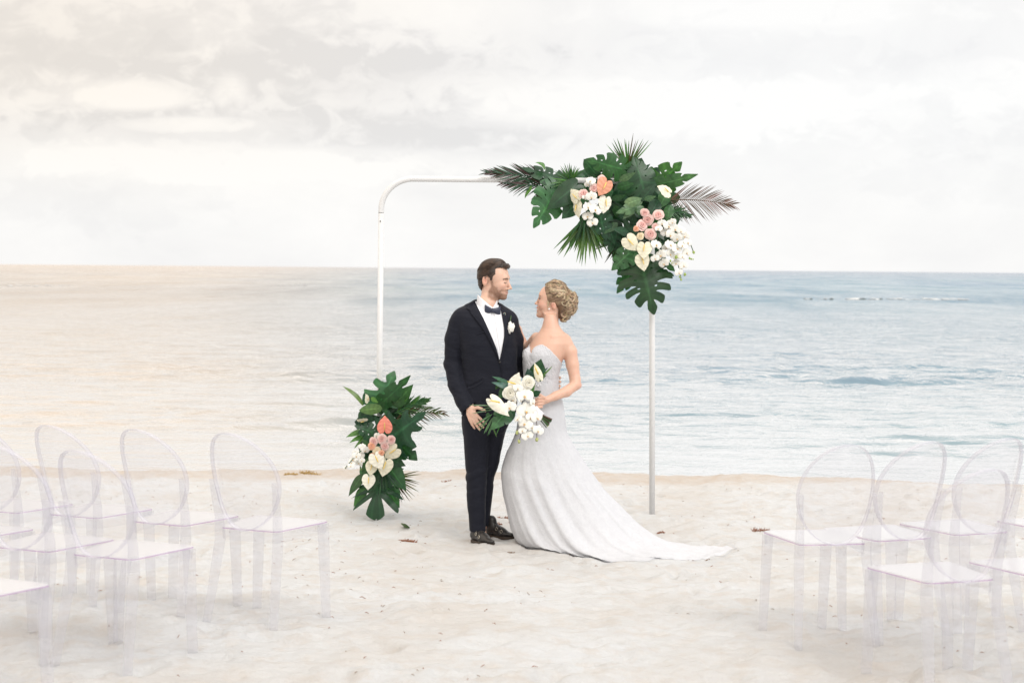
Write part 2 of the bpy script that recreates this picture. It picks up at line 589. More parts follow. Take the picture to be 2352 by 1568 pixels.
def blob(c, r, seed, nu=8, nv=5):
    rr = np.random.default_rng(seed)
    V, Fc = [], []
    for j in range(nv + 1):
        th = math.pi * j / nv
        for i in range(nu):
            ph = 2 * math.pi * i / nu
            k = 1 + rr.uniform(-0.25, 0.25)
            V.append((c[0] + r[0] * math.sin(th) * math.cos(ph) * k, c[1] + r[1] * math.sin(th) * math.sin(ph) * k, c[2] + r[2] * math.cos(th) * k))
    for j in range(nv):
        for i in range(nu):
            a, b_ = j * nu + i, j * nu + (i + 1) % nu
            Fc.append((a, a + nu, b_ + nu, b_))
    return V, Fc


def build_foam():
    r = np.random.default_rng(12)
    mb = MB()
    runs = [(1940, 2240, 688, 0.6, 34), (1850, 1960, 686.5, 0.35, 10), (20, 160, 656, 0.45, 12), (1290, 1340, 665, 0.5, 6),
            (1990, 2010, 634, 0.4, 3), (640, 700, 655, 0.4, 6)]
    for (x0, x1, py, s, n) in runs:
        for k in range(n):
            px = r.uniform(x0, x1)
            hz = 606 + 20 * px / 2352
            Y = 1.95 * F_PX / (py + r.normal(0, 0.8) - hz)
            X = (px - CX) / F_PX * Y
            mb.add(*blob((X, Y, SEA + 0.03), (r.uniform(0.2, 0.75) * s, 0.3, r.uniform(0.03, 0.09) * s), k))
    o = mb.build('breaking_foam', M_FOAM)
    tag(o, kind='stuff', label='thin broken line of white foam where waves break far out on the reef')
    for k, (px, w, lab) in enumerate([(1862, 7, 'faint dark rock in the far surf, leftmost of the row of rocks'),
                                      (1909, 8, 'small dark rock in the far surf, second from the left in the row'),
                                      (1980, 15, 'widest dark rock in the far surf line beyond the right post'),
                                      (2022, 7, 'small dark rock in the surf just right of the widest rock')]):
        hz = 606 + 20 * px / 2352
        Y = 1.95 * F_PX / (689.0 - hz)
        X = (px - CX) / F_PX * Y
        mb = MB()
        mb.add(*blob((X, Y, SEA), (w * 0.5 * Y / F_PX * 1.4, 0.25, 0.11), 40 + k, 10, 6))
        tag(mb.build('reef_rock', M_ROCK), lab, 'rock', 'dark rocks in the far surf')


build_foam()


# ------------------------------------------------------------------ clear chairs
def m_acrylic(N, b, t):
    t.nodes.remove(b)
    out = t.nodes['Material Output']
    tr = N.n('ShaderNodeBsdfTransparent', Color=(0.94, 0.94, 0.955, 1))
    gl = N.n('ShaderNodeBsdfGlossy', Roughness=0.05, Color=(1, 1, 1, 1))
    df = N.n('ShaderNodeBsdfTranslucent', Color=(0.92, 0.92, 0.94, 1))
    d2 = N.n('ShaderNodeBsdfDiffuse', Color=(0.92, 0.92, 0.94, 1))
    half = N.n('ShaderNodeMixShader', Fac=0.5, i1=df.outputs[0], i2=d2.outputs[0])
    body = N.n('ShaderNodeMixShader', Fac=0.12, i1=tr.outputs[0], i2=half.outputs[0])
    fz = N.n('ShaderNodeLayerWeight', Blend=0.5).outputs['Facing']
    fr = N.n('ShaderNodeMath', {'operation': 'MULTIPLY_ADD'}, i0=N.math('POWER', fz, 5.0), i1=0.9, i2=0.04)
    lw = N.n('ShaderNodeMixShader', Fac=fr.outputs[0], i1=body.outputs[0], i2=gl.outputs[0])
    t.links.new(lw.outputs[0], out.inputs[0])


def m_acrylic_edge(N, b, t):
    t.nodes.remove(b)
    out = t.nodes['Material Output']
    tr = N.n('ShaderNodeBsdfTransparent', Color=(0.925, 0.92, 0.94, 1))
    gl = N.n('ShaderNodeBsdfGlossy', Roughness=0.06, Color=(0.95, 0.95, 1.0, 1))
    d2 = N.n('ShaderNodeBsdfDiffuse', Color=(0.84, 0.84, 0.88, 1))
    body = N.n('ShaderNodeMixShader', Fac=0.14, i1=tr.outputs[0], i2=d2.outputs[0])
    fz = N.n('ShaderNodeLayerWeight', Blend=0.5).outputs['Facing']
    fr = N.n('ShaderNodeMath', {'operation': 'MULTIPLY_ADD'}, i0=N.math('POWER', fz, 5.0), i1=0.9, i2=0.04)
    lw = N.n('ShaderNodeMixShader', Fac=fr.outputs[0], i1=body.outputs[0], i2=gl.outputs[0])
    t.links.new(lw.outputs[0], out.inputs[0])


def m_acrylic_seat(N, b, t):
    m_acrylic(N, b, t)
    for nd in t.nodes:
        if nd.type == 'MIX_SHADER' and abs(nd.inputs[0].default_value - 0.12) < 1e-4:
            nd.inputs[0].default_value = 0.55  # stronger white diffuse stands in for the sky reflected on the seat


M_SEAT = material('acrylic with the reflected sky in its milky white', build=m_acrylic_seat)
M_ACR = material('clear acrylic', build=m_acrylic)
def m_violet(N, b, t):
    m_acrylic_edge(N, b, t)
    for nd in t.nodes:
        if nd.type == 'BSDF_TRANSPARENT': nd.inputs[0].default_value = (0.78, 0.62, 0.80, 1)
        if nd.type == 'BSDF_DIFFUSE': nd.inputs[0].default_value = (0.50, 0.36, 0.56, 1)
        if nd.type == 'MIX_SHADER' and abs(nd.inputs[0].default_value - 0.14) < 1e-4: nd.inputs[0].default_value = 0.5


M_VIOLET = material('violet glowing cut edge of acrylic', build=m_violet)
M_EDGE = material('acrylic edge with a faint violet tint', build=m_acrylic_edge)

SEAT_Z = 0.46
RW, FW, SD = 0.150, 0.195, 0.385        # rear and front half widths of the seat, its depth; local origin: rear middle of the seat, +y forward


def make_chair():
    root = empty('ghost_chair')
    # seat: rounded trapezoid slab
    def trap(z, ins=0.0, r=0.03, n=5):
        P = []
        cs = [(-RW + ins, 0 + ins), (RW - ins, 0 + ins), (FW - ins, SD - ins), (-FW + ins, SD - ins)]
        for i, c in enumerate(cs):
            p, q = np.array(cs[i - 1]), np.array(cs[(i + 1) % 4])
            c = np.array(c)
            a = c + (p - c) / np.linalg.norm(p - c) * r
            b_ = c + (q - c) / np.linalg.norm(q - c) * r
            for k in range(n):
                s = k / (n - 1)
                m = (1 - s) ** 2 * a + 2 * s * (1 - s) * c + s * s * b_
                P.append((m[0], m[1], z))
        return P
    def slab(rings, cap0=True, cap1=True):
        V, Fc = [], []
        n = len(rings[0])
        for r_ in rings: V += r_
        for i in range(len(rings) - 1):
            for k in range(n):
                Fc.append((i * n + k, i * n + (k + 1) % n, (i + 1) * n + (k + 1) % n, (i + 1) * n + k))
        if cap0: Fc.append(tuple(range(n - 1, -1, -1)))
        if cap1: Fc.append(tuple((len(rings) - 1) * n + k for k in range(n)))
        return V, Fc
    mb = MB()
    mb.add(*slab([trap(SEAT_Z - 0.004, 0.0035), trap(SEAT_Z - 0.002, 0.002), trap(SEAT_Z + 0.001, 0.004), ]))
    mb.build('seat', M_SEAT, root, smooth=False)
    mb = MB()
    mb.add(*slab([trap(SEAT_Z - 0.0085, 0.0008), trap(SEAT_Z - 0.006, 0.0), trap(SEAT_Z - 0.0045, 0.003)], False, False))
    mb.build('seat_edge', M_VIOLET, root)
    mb = MB()
    mb.add(*slab([trap(SEAT_Z - 0.058, 0.004), trap(SEAT_Z - 0.0125, 0.001)], False, False))
    mb.build('apron', M_ACR, root)
    # legs
    def leg(x0, y0, z0, x1, y1, z1, w0, w1):
        V = []
        for (x, y, z, w) in ((x0, y0, z0, w0), (x1, y1, z1, w1)):
            for (a, b_) in ((-1, -1), (1, -1), (1, 1), (-1, 1)):
                V.append((x + a * w / 2, y + b_ * w / 2, z))
        return V, [(0, 1, 5, 4), (1, 2, 6, 5), (2, 3, 7, 6), (3, 0, 4, 7), (3, 2, 1, 0)]
    for s in (-1, 1):
        mb = MB()
        mb.add(*leg(s * (FW - 0.006), SD - 0.016, 0.0, s * (FW - 0.022), SD - 0.022, SEAT_Z - 0.013, 0.030, 0.040))
        mb.build('leg', M_ACR, root, smooth=False)
        # rear leg sweeps backwards below the seat and runs up to the widest point of the oval
        mb = MB()
        pts = [(s * (RW + 0.028), -0.075, 0.0), (s * (RW + 0.014), -0.035, 0.20), (s * (RW + 0.002), 0.004, 0.40), (s * (RW + 0.002), 0.0, 0.50),
               (s * (RW + 0.012), -0.030, 0.62), (s * (RW + 0.014), -0.050, 0.68)]
        ws = [0.028, 0.034, 0.038, 0.032, 0.024, 0.016]
        V, Fc = [], []
        for (x, y, z), w in zip(pts, ws):
            for (a, b_) in ((-1, -1), (1, -1), (1, 1), (-1, 1)):
                V.append((x + a * w * 0.45, y + b_ * w / 2, z))
        for i in range(len(pts) - 1):
            for k in range(4):
                Fc.append((i * 4 + k, i * 4 + (k + 1) % 4, i * 4 + 4 + (k + 1) % 4, i * 4 + 4 + k))
        mb.add(V, Fc)
        mb.build('leg', M_ACR, root, smooth=False)
    # oval back: panel and thicker rim
    zc, hw, hh = 0.680, 0.170, 0.226
    def pt(a, r, off=0.0):
        x = hw * r * math.cos(a)
        zz = hh * r * math.sin(a)
        z = zc + zz
        yb = -0.050 - (z - 0.68) * 0.32 + 0.095 * (x / hw) ** 2 - 0.055
        return np.array([x, yb + off, z])
    n = 48
    V, Fc = [], []
    rs = [0.0, 0.35, 0.7, 0.95]
    for r in rs[1:]:
        for k in range(n): V.append(pt(2 * math.pi * k / n, r))
    V.append(pt(0, 0))
    c0 = len(V) - 1
    for k in range(n): Fc.append((c0, k, (k + 1) % n))
    for j in range(len(rs) - 2):
        for k in range(n): Fc.append((j * n + k, (j + 1) * n + k, (j + 1) * n + (k + 1) % n, j * n + (k + 1) % n))
    mb = MB()
    mb.add(V, Fc)
    mb.build('backrest', M_ACR, root)
    # rim: flattened ring
    V, Fc = [], []
    prof = [(-0.0035, -0.012), (0.0035, -0.012), (0.0035, 0.012), (-0.0035, 0.012)]
    for k in range(n):
        a = 2 * math.pi * k / n
        c = pt(a, 0.985)
        o = np.array([math.cos(a), 0, math.sin(a)])
        for (p, q) in prof: V.append(c + o * p + np.array([0, q, 0]))
    for k in range(n):
        for j in range(4):
            Fc.append((k * 4 + j, k * 4 + (j + 1) % 4, ((k + 1) % n) * 4 + (j + 1) % 4, ((k + 1) % n) * 4 + j))
    mb = MB()
    mb.add(V, Fc)
    mb.build('backrest_rim', M_EDGE, root, smooth=False)
    return root


def copy_tree(o, parent=None):
    c = o.copy()
    COL.objects.link(c)
    if parent is not None:
        c.parent = parent
        c.matrix_parent_inverse = o.matrix_parent_inverse.copy()
    for ch in list(o.children):
        copy_tree(ch, c)
    return c


CHAIRS = [
    # near rear seat corner X, Y, side (+1: left block, corner is the chair's right rear), heading, label
    (-1.037, 7.54, 1, 24, 'clear oval-back chair nearest the groom, at the aisle end of the left front row'),
    (-1.483, 7.73, 1, 25, 'clear oval-back chair second from the aisle in the left front row'),
    (-1.958, 8.04, 1, 25, 'clear oval-back chair third from the aisle in the left front row'),
    (-2.41, 8.30, 1, 24, 'clear oval-back chair in the left front row, cut by the photo edge'),
    (-1.509, 6.78, 1, 23, 'clear oval-back chair at the aisle end of the left second row, overlapping the front row'),
    (-1.888, 6.95, 1, 24, 'clear oval-back chair left of the aisle chair in the left second row'),
    (-2.31, 7.22, 1, 24, 'clear chair in the left second row showing only its front seat corner'),
    (-1.885, 5.90, 1, 25, 'clear chair in the bottom left photo corner, only seat front and leg in view'),
    (1.245, 7.29, -1, 10, 'clear oval-back chair at the aisle end of the right front row beside the train'),
    (1.600, 7.41, -1, 22, 'clear oval-back chair second from the aisle in the right front row'),
    (2.000, 7.63, -1, 22, 'clear oval-back chair third from the aisle in the right front row'),
    (2.50, 7.78, -1, 22, 'clear chair at the right photo edge in the right front row, mostly cut off'),
    (1.580, 6.41, -1, 19, 'clear oval-back chair at the aisle end of the right second row, nearest the camera'),
    (2.03, 6.56, -1, 20, 'clear chair in the right second row showing only its seat at the photo edge'),
]


def place_chairs():
    proto = make_chair()
    for i, (x, y, side, head, lab) in enumerate(CHAIRS):
        o = proto if i == 0 else copy_tree(proto)
        a = -math.radians(head) * side                # turn from +Y
        R = Matrix.Rotation(a, 3, 'Z')
        corner = R @ Vector((side * RW, 0, 0))
        ox, oy = x - corner.x, y - corner.y
        o.rotation_euler = (0, 0, a)
        o.location = (ox, oy, zg(ox, oy) - 0.012)
        tag(o, lab, 'chair', 'clear acrylic chairs facing the arch')


place_chairs()

# ------------------------------------------------------------------ arch of white pipe
AY = 12.22


def m_pipe(N, b, t):
    n = N.noise(objco(N), 40, 3, 0.6)
    N.put(b.inputs['Base Color'], N.ramp(n, [(0.3, (0.64, 0.65, 0.66)), (0.7, (0.70, 0.70, 0.70))]))


M_PIPE = material('white painted pipe', (0.8, 0.8, 0.8), 0.38, m_pipe)
M_DARK = material('dark gap', (0.12, 0.12, 0.12), 0.7)


def build_arch():
    bl = W(871, 1192, AY); br = W(1498, 1190, AY)
    root = empty('wedding_arch', ((bl[0] + br[0]) / 2, AY, bl[2]))
    tag(root, 'tall white pipe arch with rounded corners standing on the sand behind the couple', 'arch')
    def path(pl): return [W(a, b_, AY) for a, b_ in pl]
    R = 0.0205
    zl, zr = gz(bl[0], AY) - 0.1, gz(br[0], AY) - 0.1
    p0 = W(872, 1192, AY); p0[2] = zl
    mb = MB(); mb.add(*tube([p0, W(872, 850, AY), W(875.5, 489.6, AY)], R, 20)); mb.build('post', M_PIPE, root)
    mb = MB()
    mb.add(*tube([W(875.5, 491, AY), W(875.6, 488.6, AY)], R * 0.93, 20)); mb.build('joint', M_DARK, root)
    c = []
    for k in range(15):
        a = math.pi / 2 * k / 14
        c.append((875.7 + 73 * (1 - math.cos(a)), 482 - 71 * math.sin(a)))
    mb = MB(); mb.add(*tube(path([(875.5, 488.4)] + c), R, 20, False)); mb.build('corner_bend', M_PIPE, root)
    mb = MB(); mb.add(*tube(path([(948.7, 411), (1425, 416)]), R, 20, False)); mb.build('crossbar', M_PIPE, root)
    c = []
    for k in range(15):
        a = math.pi / 2 * k / 14
        c.append((1425 + 72 * math.sin(a), 416 + 71 * (1 - math.cos(a))))
    mb = MB(); mb.add(*tube(path(c), R, 20, False)); mb.build('corner_bend', M_PIPE, root)
    p1 = W(1498, 1190, AY); p1[2] = zr
    mb = MB(); mb.add(*tube([W(1497, 488, AY), W(1498, 800, AY), p1], R, 20)); mb.build('post', M_PIPE, root)
    mb = MB()
    s = W(874.3, 508, AY) - np.array([0, R, 0])
    mb.add(*tube([s, s - np.array([0, 0.004, 0])], 0.0045, 8)); mb.build('screw', M_DARK, root)


build_arch()


# ------------------------------------------------------------------ leaves and flowers
def m_petal(N, b, t):
    c = colattr(N)
    n = N.noise(objco(N), 90, 3, 0.6)
    N.put(b.inputs['Base Color'], N.mix(N.math('MULTIPLY', n, 0.22), c, N.mix(1.0, c, (0.86, 0.84, 0.80, 1), 'MULTIPLY')))
    b.inputs['Subsurface Weight'].default_value = 0.12
    b.inputs['Subsurface Radius'].default_value = (0.006, 0.005, 0.004)
    b.inputs['Subsurface Scale'].default_value = 1.0


def m_leaf(N, b, t):
    c = colattr(N)
    n = N.noise(objco(N), 14, 4, 0.6)
    c = N.mix(1.0, c, N.ramp(n, [(0.3, (0.72, 0.78, 0.8)), (0.7, (1.25, 1.15, 1.0))]), 'MULTIPLY')
    N.put(b.inputs['Base Color'], c)
    bump(N, b, n, 0.15, 0.01)
    b.inputs['Specular IOR Level'].default_value = 0.45
    t.nodes['Material Output']
    tl = N.n('ShaderNodeBsdfTranslucent', Color=N.mix(1.0, c, (1.5, 1.9, 0.6, 1), 'MULTIPLY'))
    ms = N.n('ShaderNodeMixShader', Fac=0.18, i1=b.outputs[0], i2=tl.outputs[0])
    t.links.new(ms.outputs[0], t.nodes['Material Output'].inputs[0])


M_PETAL = material('flower petal', (0.8, 0.8, 0.76), 0.6, m_petal)
M_PETAL_W = material('white petal', (0.80, 0.79, 0.75), 0.55)
M_LEAF = material('glossy green leaf', (0.03, 0.09, 0.04), 0.33, m_leaf)
M_STEM = material('green stem', (0.05, 0.10, 0.035), 0.5)

G_DARK, G_MID, G_BRIGHT, G_LIGHT, G_PALE = (0.015, 0.058, 0.030), (0.028, 0.100, 0.038), (0.052, 0.150, 0.032), (0.10, 0.19, 0.06), (0.085, 0.170, 0.10)


def crspline(P, n):
    P = np.asarray(P, float)
    out = []
    for t in np.linspace(0, len(P) - 1, n):
        i = min(int(t), len(P) - 2); q = t - i
        p0, p1, p2, p3 = P[max(i - 1, 0)], P[i], P[i + 1], P[min(i + 2, len(P) - 1)]
        out.append(0.5 * (2 * p1 + (p2 - p0) * q + (2 * p0 - 5 * p1 + 4 * p2 - p3) * q * q + (3 * p1 - p0 - 3 * p2 + p3) * q ** 3))
    return np.array(out)


HEART = crspline([(0, 0), (-0.13, 0.04), (-0.23, 0.17), (-0.20, 0.34), (-0.04, 0.47), (0.20, 0.52), (0.45, 0.45), (0.68, 0.30), (0.87, 0.12), (1, 0)], 91)
BROAD = crspline([(0, 0), (-0.10, 0.08), (-0.10, 0.28), (0.10, 0.48), (0.40, 0.55), (0.70, 0.50), (0.92, 0.26), (1, 0)], 91)
OVATE = crspline([(0, 0), (0.02, 0.08), (0.14, 0.27), (0.34, 0.36), (0.58, 0.30), (0.80, 0.15), (1, 0)], 91)
STRAP = crspline([(0, 0), (0.05, 0.12), (0.25, 0.22), (0.5, 0.24), (0.8, 0.15), (1, 0)], 91)


def leaf_frame(base, tip, roll):
    a = tip - base
    L = np.linalg.norm(a)
    a = a / L
    n = np.array([0, -1.0, 0.12])
    n = n - a * np.dot(a, n)
    n /= np.linalg.norm(n)
    s = np.cross(n, a)
    c, q = math.cos(roll), math.sin(roll)
    return L, a, c * s + q * n, c * n - q * s


def leaf_mesh(base, tip, width, outline=HEART, lobes=6, slit=0.35, depth=0.45, roll=0.0, bend=0.12, cup=0.08, col=G_DARK, seed=0, holes=True, asym=0.0, wave=0.02, mid_=0.93):
    """one leaf between two world points; width in metres; slit = how wide the cuts are, depth = where they start (0 midrib .. 1 margin)"""
    r = np.random.default_rng(seed)
    L, a, s, n = leaf_frame(base, tip, roll)
    wmax = outline[:, 1].max()
    sc = width / 2 / (wmax * L)
    nj, nr = 6, 10
    V, Fc, C = [], [], []
    key = {}
    ph = r.uniform(0, 6.28)

    def vid(u, v, sd, shade):
        x = u + 0.0
        y = v * sc * sd * (1 + asym * sd)
        zz = -bend * (x - 0.35) ** 2 * 1.3 - cup * (abs(y) * 2.2) ** 1.5 + 0.05 * abs(y) + wave * math.sin(9 * x + 7 * y + ph) * abs(y) * 3
        k = (round(u, 4), round(v, 4), sd if v > 1e-5 else 0)
        if k in key: return key[k]
        p = base + L * (a * x + s * y + n * zz)
        V.append(p)
        C.append(shade)
        key[k] = len(V) - 1
        return key[k]
    for sd in (-1, 1):
        edges = np.linspace(0.10, 1.0, lobes + 1) if lobes > 1 else np.array([0.0, 1.0])
        if lobes > 1:
            edges[1:-1] += r.uniform(-0.02, 0.02, lobes - 1)
            edges[0] = 0.0
        for k in range(lobes):
            e0, e1 = edges[k], edges[k + 1]
            g0 = slit * r.uniform(0.6, 1.3) if (k > 0 and lobes > 1) else 0
            g1 = slit * r.uniform(0.6, 1.3) if k < lobes - 1 else 0
            d0 = d1 = depth
            ids = []
            nn = nj if lobes > 1 else 26
            for j in range(nn + 1):
                row = []
                for i in range(nr + 1):
                    rr_ = i / nr
                    gap = max(0.0, (rr_ - depth) / max(1 - depth, 1e-6))
                    gap = gap ** 0.45 if gap > 0 else 0
                    w_ = e1 - e0
                    g0, g1 = min(g0, 1.7), min(g1, 1.7)
                    a0 = e0 + w_ * 0.17 * g0 * gap * (1 + 0.7 * rr_)
                    a1 = e1 - w_ * 0.17 * g1 * gap * (1 + 0.7 * rr_)
                    t = j / nn
                    f_ = a0 + (a1 - a0) * t
                    B_ = outline[min(90, max(0, int(round(f_ * 90))))] if False else None
                    q = f_ * 90
                    q0 = min(89, int(q))
                    B_ = outline[q0] * (1 - (q - q0)) + outline[q0 + 1] * (q - q0)
                    m0 = max(0.0, (f_ - 0.28) / 0.72) ** 1.15 * mid_ if (outline is HEART or outline is BROAD) else f_ ** 1.2 * 0.97
                    round_ = 1 - ((0.13 * (1 - t) ** 2 + 0.22 * max(0, t - 0.84) * 2) if lobes > 1 and gap > 0 else 0)
                    rx = rr_ * round_
                    u = m0 + (B_[0] - m0) * rx
                    v = B_[1] * rx
                    # veins sweep towards the tip
                    u = u - 0.055 * math.sin(math.pi * rx) * (1 if outline is HEART else 0.5)
                    vein = abs(t - 0.5) < 0.09 and lobes > 1
                    mid = rr_ < 0.06
                    c = np.array(col) * (1.9 if mid else (1.35 if vein else 1.0)) * (1 + 0.12 * math.sin(f_ * 37))
                    row.append((u, v, c))
                ids.append(row)
            for j in range(nn):
                for i in range(nr):
                    if holes and lobes > 1 and i == 3 and j in (2,) and 0 < k < lobes - 1 and r.random() < 0.5:
                        continue
                    q = [ids[j][i], ids[j][i + 1], ids[j + 1][i + 1], ids[j + 1][i]]
                    f = [vid(x[0], x[1], sd, x[2]) for x in q]
                    f2 = []
                    for z in f:
                        if z not in f2: f2.append(z)
                    if len(f2) > 2: Fc.append(tuple(f2 if sd > 0 else f2[::-1]))
    return V, Fc, C


def strand_blade(p0, p1, w, col, droop=0.0, twist=0.0, nseg=5, side=None, sag=None):
    """one narrow folded leaflet"""
    p0, p1 = np.asarray(p0, float), np.asarray(p1, float)
    a = p1 - p0
    L = np.linalg.norm(a) + 1e-9
    if side is None:
        side = np.cross(a / L, np.array([math.sin(twist), -math.cos(twist), 0.2]))
        side /= np.linalg.norm(side) + 1e-9
    nn = np.cross(side, a / L)
    V, Fc, C = [], [], []
    for i in range(nseg + 1):
        t = i / nseg
        w_ = w * (math.sin(math.pi * min(1, 0.12 + 0.88 * t)) ** 0.6 if t < 1 else 0.02) * (1 - 0.35 * t)
        c = p0 + a * t + np.array([0, 0, -droop * t * t * L])
        if sag is not None: c = c + sag * t * t
        V += [c - side * w_ / 2, c - nn * w_ * 0.22, c + side * w_ / 2]
        C += [np.array(col) * (1 - 0.1 * t)] * 3
    for i in range(nseg):
        for k in (0, 1):
            Fc.append((i * 3 + k, i * 3 + k + 1, i * 3 + 4 + k, i * 3 + 3 + k))
    return V, Fc, C


def frond(name, parent, base, tip, spread, n, col, col2, w=0.012, droop=0.10, seed=0, arch=0.05, fwd=0.75, depthy=0.25):
    """feather palm frond"""
    r = np.random.default_rng(seed)
    base, tip = np.asarray(base, float), np.asarray(tip, float)
    a = tip - base
    L = np.linalg.norm(a)
    s = np.cross(a / L, np.array([0, -1.0, 0]))
    s /= np.linalg.norm(s)
    mb = MB()
    pts = [base + a * t + np.array([0, 0, arch * L * math.sin(math.pi * t)]) for t in np.linspace(0, 1, 12)]
    v, f = tube(pts, [0.0045 * (1 - 0.8 * t) + 0.0008 for t in np.linspace(0, 1, 12)], 6)
    mb.add(v, f, [np.array(col) * 1.7] * len(v))
    for i in range(n):
        t = 0.06 + 0.93 * i / (n - 1)
        k = min(10, int(t * 11)); q = t * 11 - k
        p = pts[k] * (1 - q) + pts[k + 1] * q
        for sd in (-1, 1):
            ln = spread * (0.55 + 0.45 * math.sin(math.pi * min(1, t * 0.9 + 0.15))) * (1 - 0.45 * t) * r.uniform(0.85, 1.12)
            an = fwd * (1.0 - 0.55 * t) + r.uniform(-0.08, 0.08)
            d = a / L * math.cos(an) + s * sd * math.sin(an) + np.array([0, r.uniform(-depthy, depthy), 0])
            c = np.array(col) * r.uniform(0.7, 1.3)
            if r.random() < 0.4: c = np.array(col2)
            v, f, cc = strand_blade(p, p + d * ln, w * r.uniform(0.8, 1.15), c, droop * r.uniform(0.3, 1.2), r.uniform(-0.5, 0.5))
            mb.add(v, f, cc)
    return mb.build(name, M_LEAF, parent)


def fan(name, parent, c, a0, a1, lens, n, col, w=0.03, seed=0, dy=0.05, droop=0.05, col2=None):
    """fan palm blades: angles in degrees, 0 = picture right, 90 = up"""
    r = np.random.default_rng(seed)
    mb = MB()
    for i in range(n):
        an = math.radians(a0 + (a1 - a0) * (i + r.uniform(-0.25, 0.25)) / (n - 1))
        L = r.uniform(*lens)
        p1 = np.asarray(c) + np.array([math.cos(an) * L, r.uniform(-dy, dy) - 0.02, math.sin(an) * L])
        cc_ = col if (col2 is None or r.random() < 0.6) else col2
        v, f, cc = strand_blade(c, p1, w * r.uniform(0.75, 1.2), np.array(cc_) * r.uniform(0.75, 1.35), droop, r.uniform(-0.6, 0.6), 6)
        mb.add(v, f, cc)
    return mb.build(name, M_LEAF, parent)


# ---- flowers: unit meshes, facing -Y, shared by copies
def petal_grid(fn, nu=7, nv=5, col=None):
    V, Fc, C = [], [], []
    for i in range(nu):
        for j in range(nv):
            p, c = fn(i / (nu - 1), 2 * j / (nv - 1) - 1)
            V.append(p); C.append(c)
    for i in range(nu - 1):
        for j in range(nv - 1):
            Fc.append((i * nv + j, i * nv + j + 1, (i + 1) * nv + j + 1, (i + 1) * nv + j))
    return V, Fc, C


def rose_data(col, edge, seed=0):
    r = np.random.default_rng(seed)
    mb = MB()
    col, edge = np.array(col), np.array(edge)
    k = 0
    for layer, (cnt, rad, hgt, op) in enumerate([(3, 0.15, 0.50, 0.02), (3, 0.32, 0.52, 0.06), (4, 0.52, 0.40, 0.14), (5, 0.76, 0.22, 0.22), (5, 0.98, -0.02, 0.40)]):
        for i in range(cnt):
            a0 = 2 * math.pi * i / cnt + layer * 0.9 + r.uniform(-0.12, 0.12)
            wd = 2 * math.pi / cnt * (0.72 if layer > 0 else 0.8)
            hj = hgt + r.uniform(-0.06, 0.06)
            rad_ = rad * r.uniform(0.86, 1.12)
            skew = r.uniform(-0.12, 0.12)

            def fn(u, v, a0=a0, wd=wd, rad=rad_, hj=hj, op=op, skew=skew):
                an = a0 + v * wd
                flare = rad * (0.45 + 0.55 * u) + op * u ** 3 * 0.35
                edge_curl = 0.08 * u ** 4 * (1 - 0.4 * v * v)
                rr_ = flare * (1 - 0.14 * v * v * u + skew * v) + edge_curl
                h = -0.35 + (hj + 0.35) * (math.sin(u * math.pi / 2) - 0.10 * v * v * u) - 0.10 * u ** 5
                c = col * (1 - u * 0.8) + edge * (u * 0.8) if layer > 2 else col * (1 - u * 0.35) + edge * u * 0.35
                return (rr_ * math.cos(an), -h, rr_ * math.sin(an)), c
            mb.add(*petal_grid(fn, 6, 6))
    return mb


def orchid_data(seed=0, bud=False):
    r = np.random.default_rng(seed)
    mb = MB()
    W_ = np.array((0.83, 0.83, 0.80))
    def petal(ang, L, wd, z0, curl):
        ca, sa = math.cos(ang), math.sin(ang)

        def fn(u, v):
            w_ = wd * math.sin(math.pi * min(1.0, 0.10 + 0.86 * u)) ** 0.55
            x, y = u * L, v * w_
            z = -z0 + curl * u * u - 0.10 * (1 - v * v) * math.sin(u * 3) + 0.03 * math.sin(6 * u + 3 * v)
            c = W_ * (1 - 0.10 * (1 - u)) * (1, 1, 0.98)
            return (x * ca - y * sa, z, x * sa + y * ca), c
        mb.add(*petal_grid(fn, 7, 6))
    for a in (90, 218, 322): petal(math.radians(a), 0.98, 0.36, 0.0, 0.10)
    for a in (8, 172): petal(math.radians(a), 1.1, 0.66, 0.07, 0.06)
    Y_, R_ = np.array((0.75, 0.50, 0.12)), np.array((0.55, 0.20, 0.14))
    v, f = blob((0, -0.20, -0.05), (0.10, 0.12, 0.10), seed, 8, 6)
    mb.add(v, f, [W_ * 0.95] * len(v))
    v, f = blob((0, -0.22, -0.20), (0.10, 0.08, 0.08), seed + 1, 8, 6)
    mb.add(v, f, [Y_] * len(v))
    for s in (-1, 1):
        v, f = blob((s * 0.11, -0.17, -0.14), (0.07, 0.05, 0.09), seed + 2, 8, 5)
        mb.add(v, f, [(0.80, 0.72, 0.50)] * len(v))
    v, f = tube([(0, -0.24, -0.22), (0, -0.30, -0.38), (0, -0.20, -0.50)], [0.07, 0.05, 0.02], 6)
    mb.add(v, f, [R_ * 0.6 + Y_ * 0.5] * len(v))
    return mb


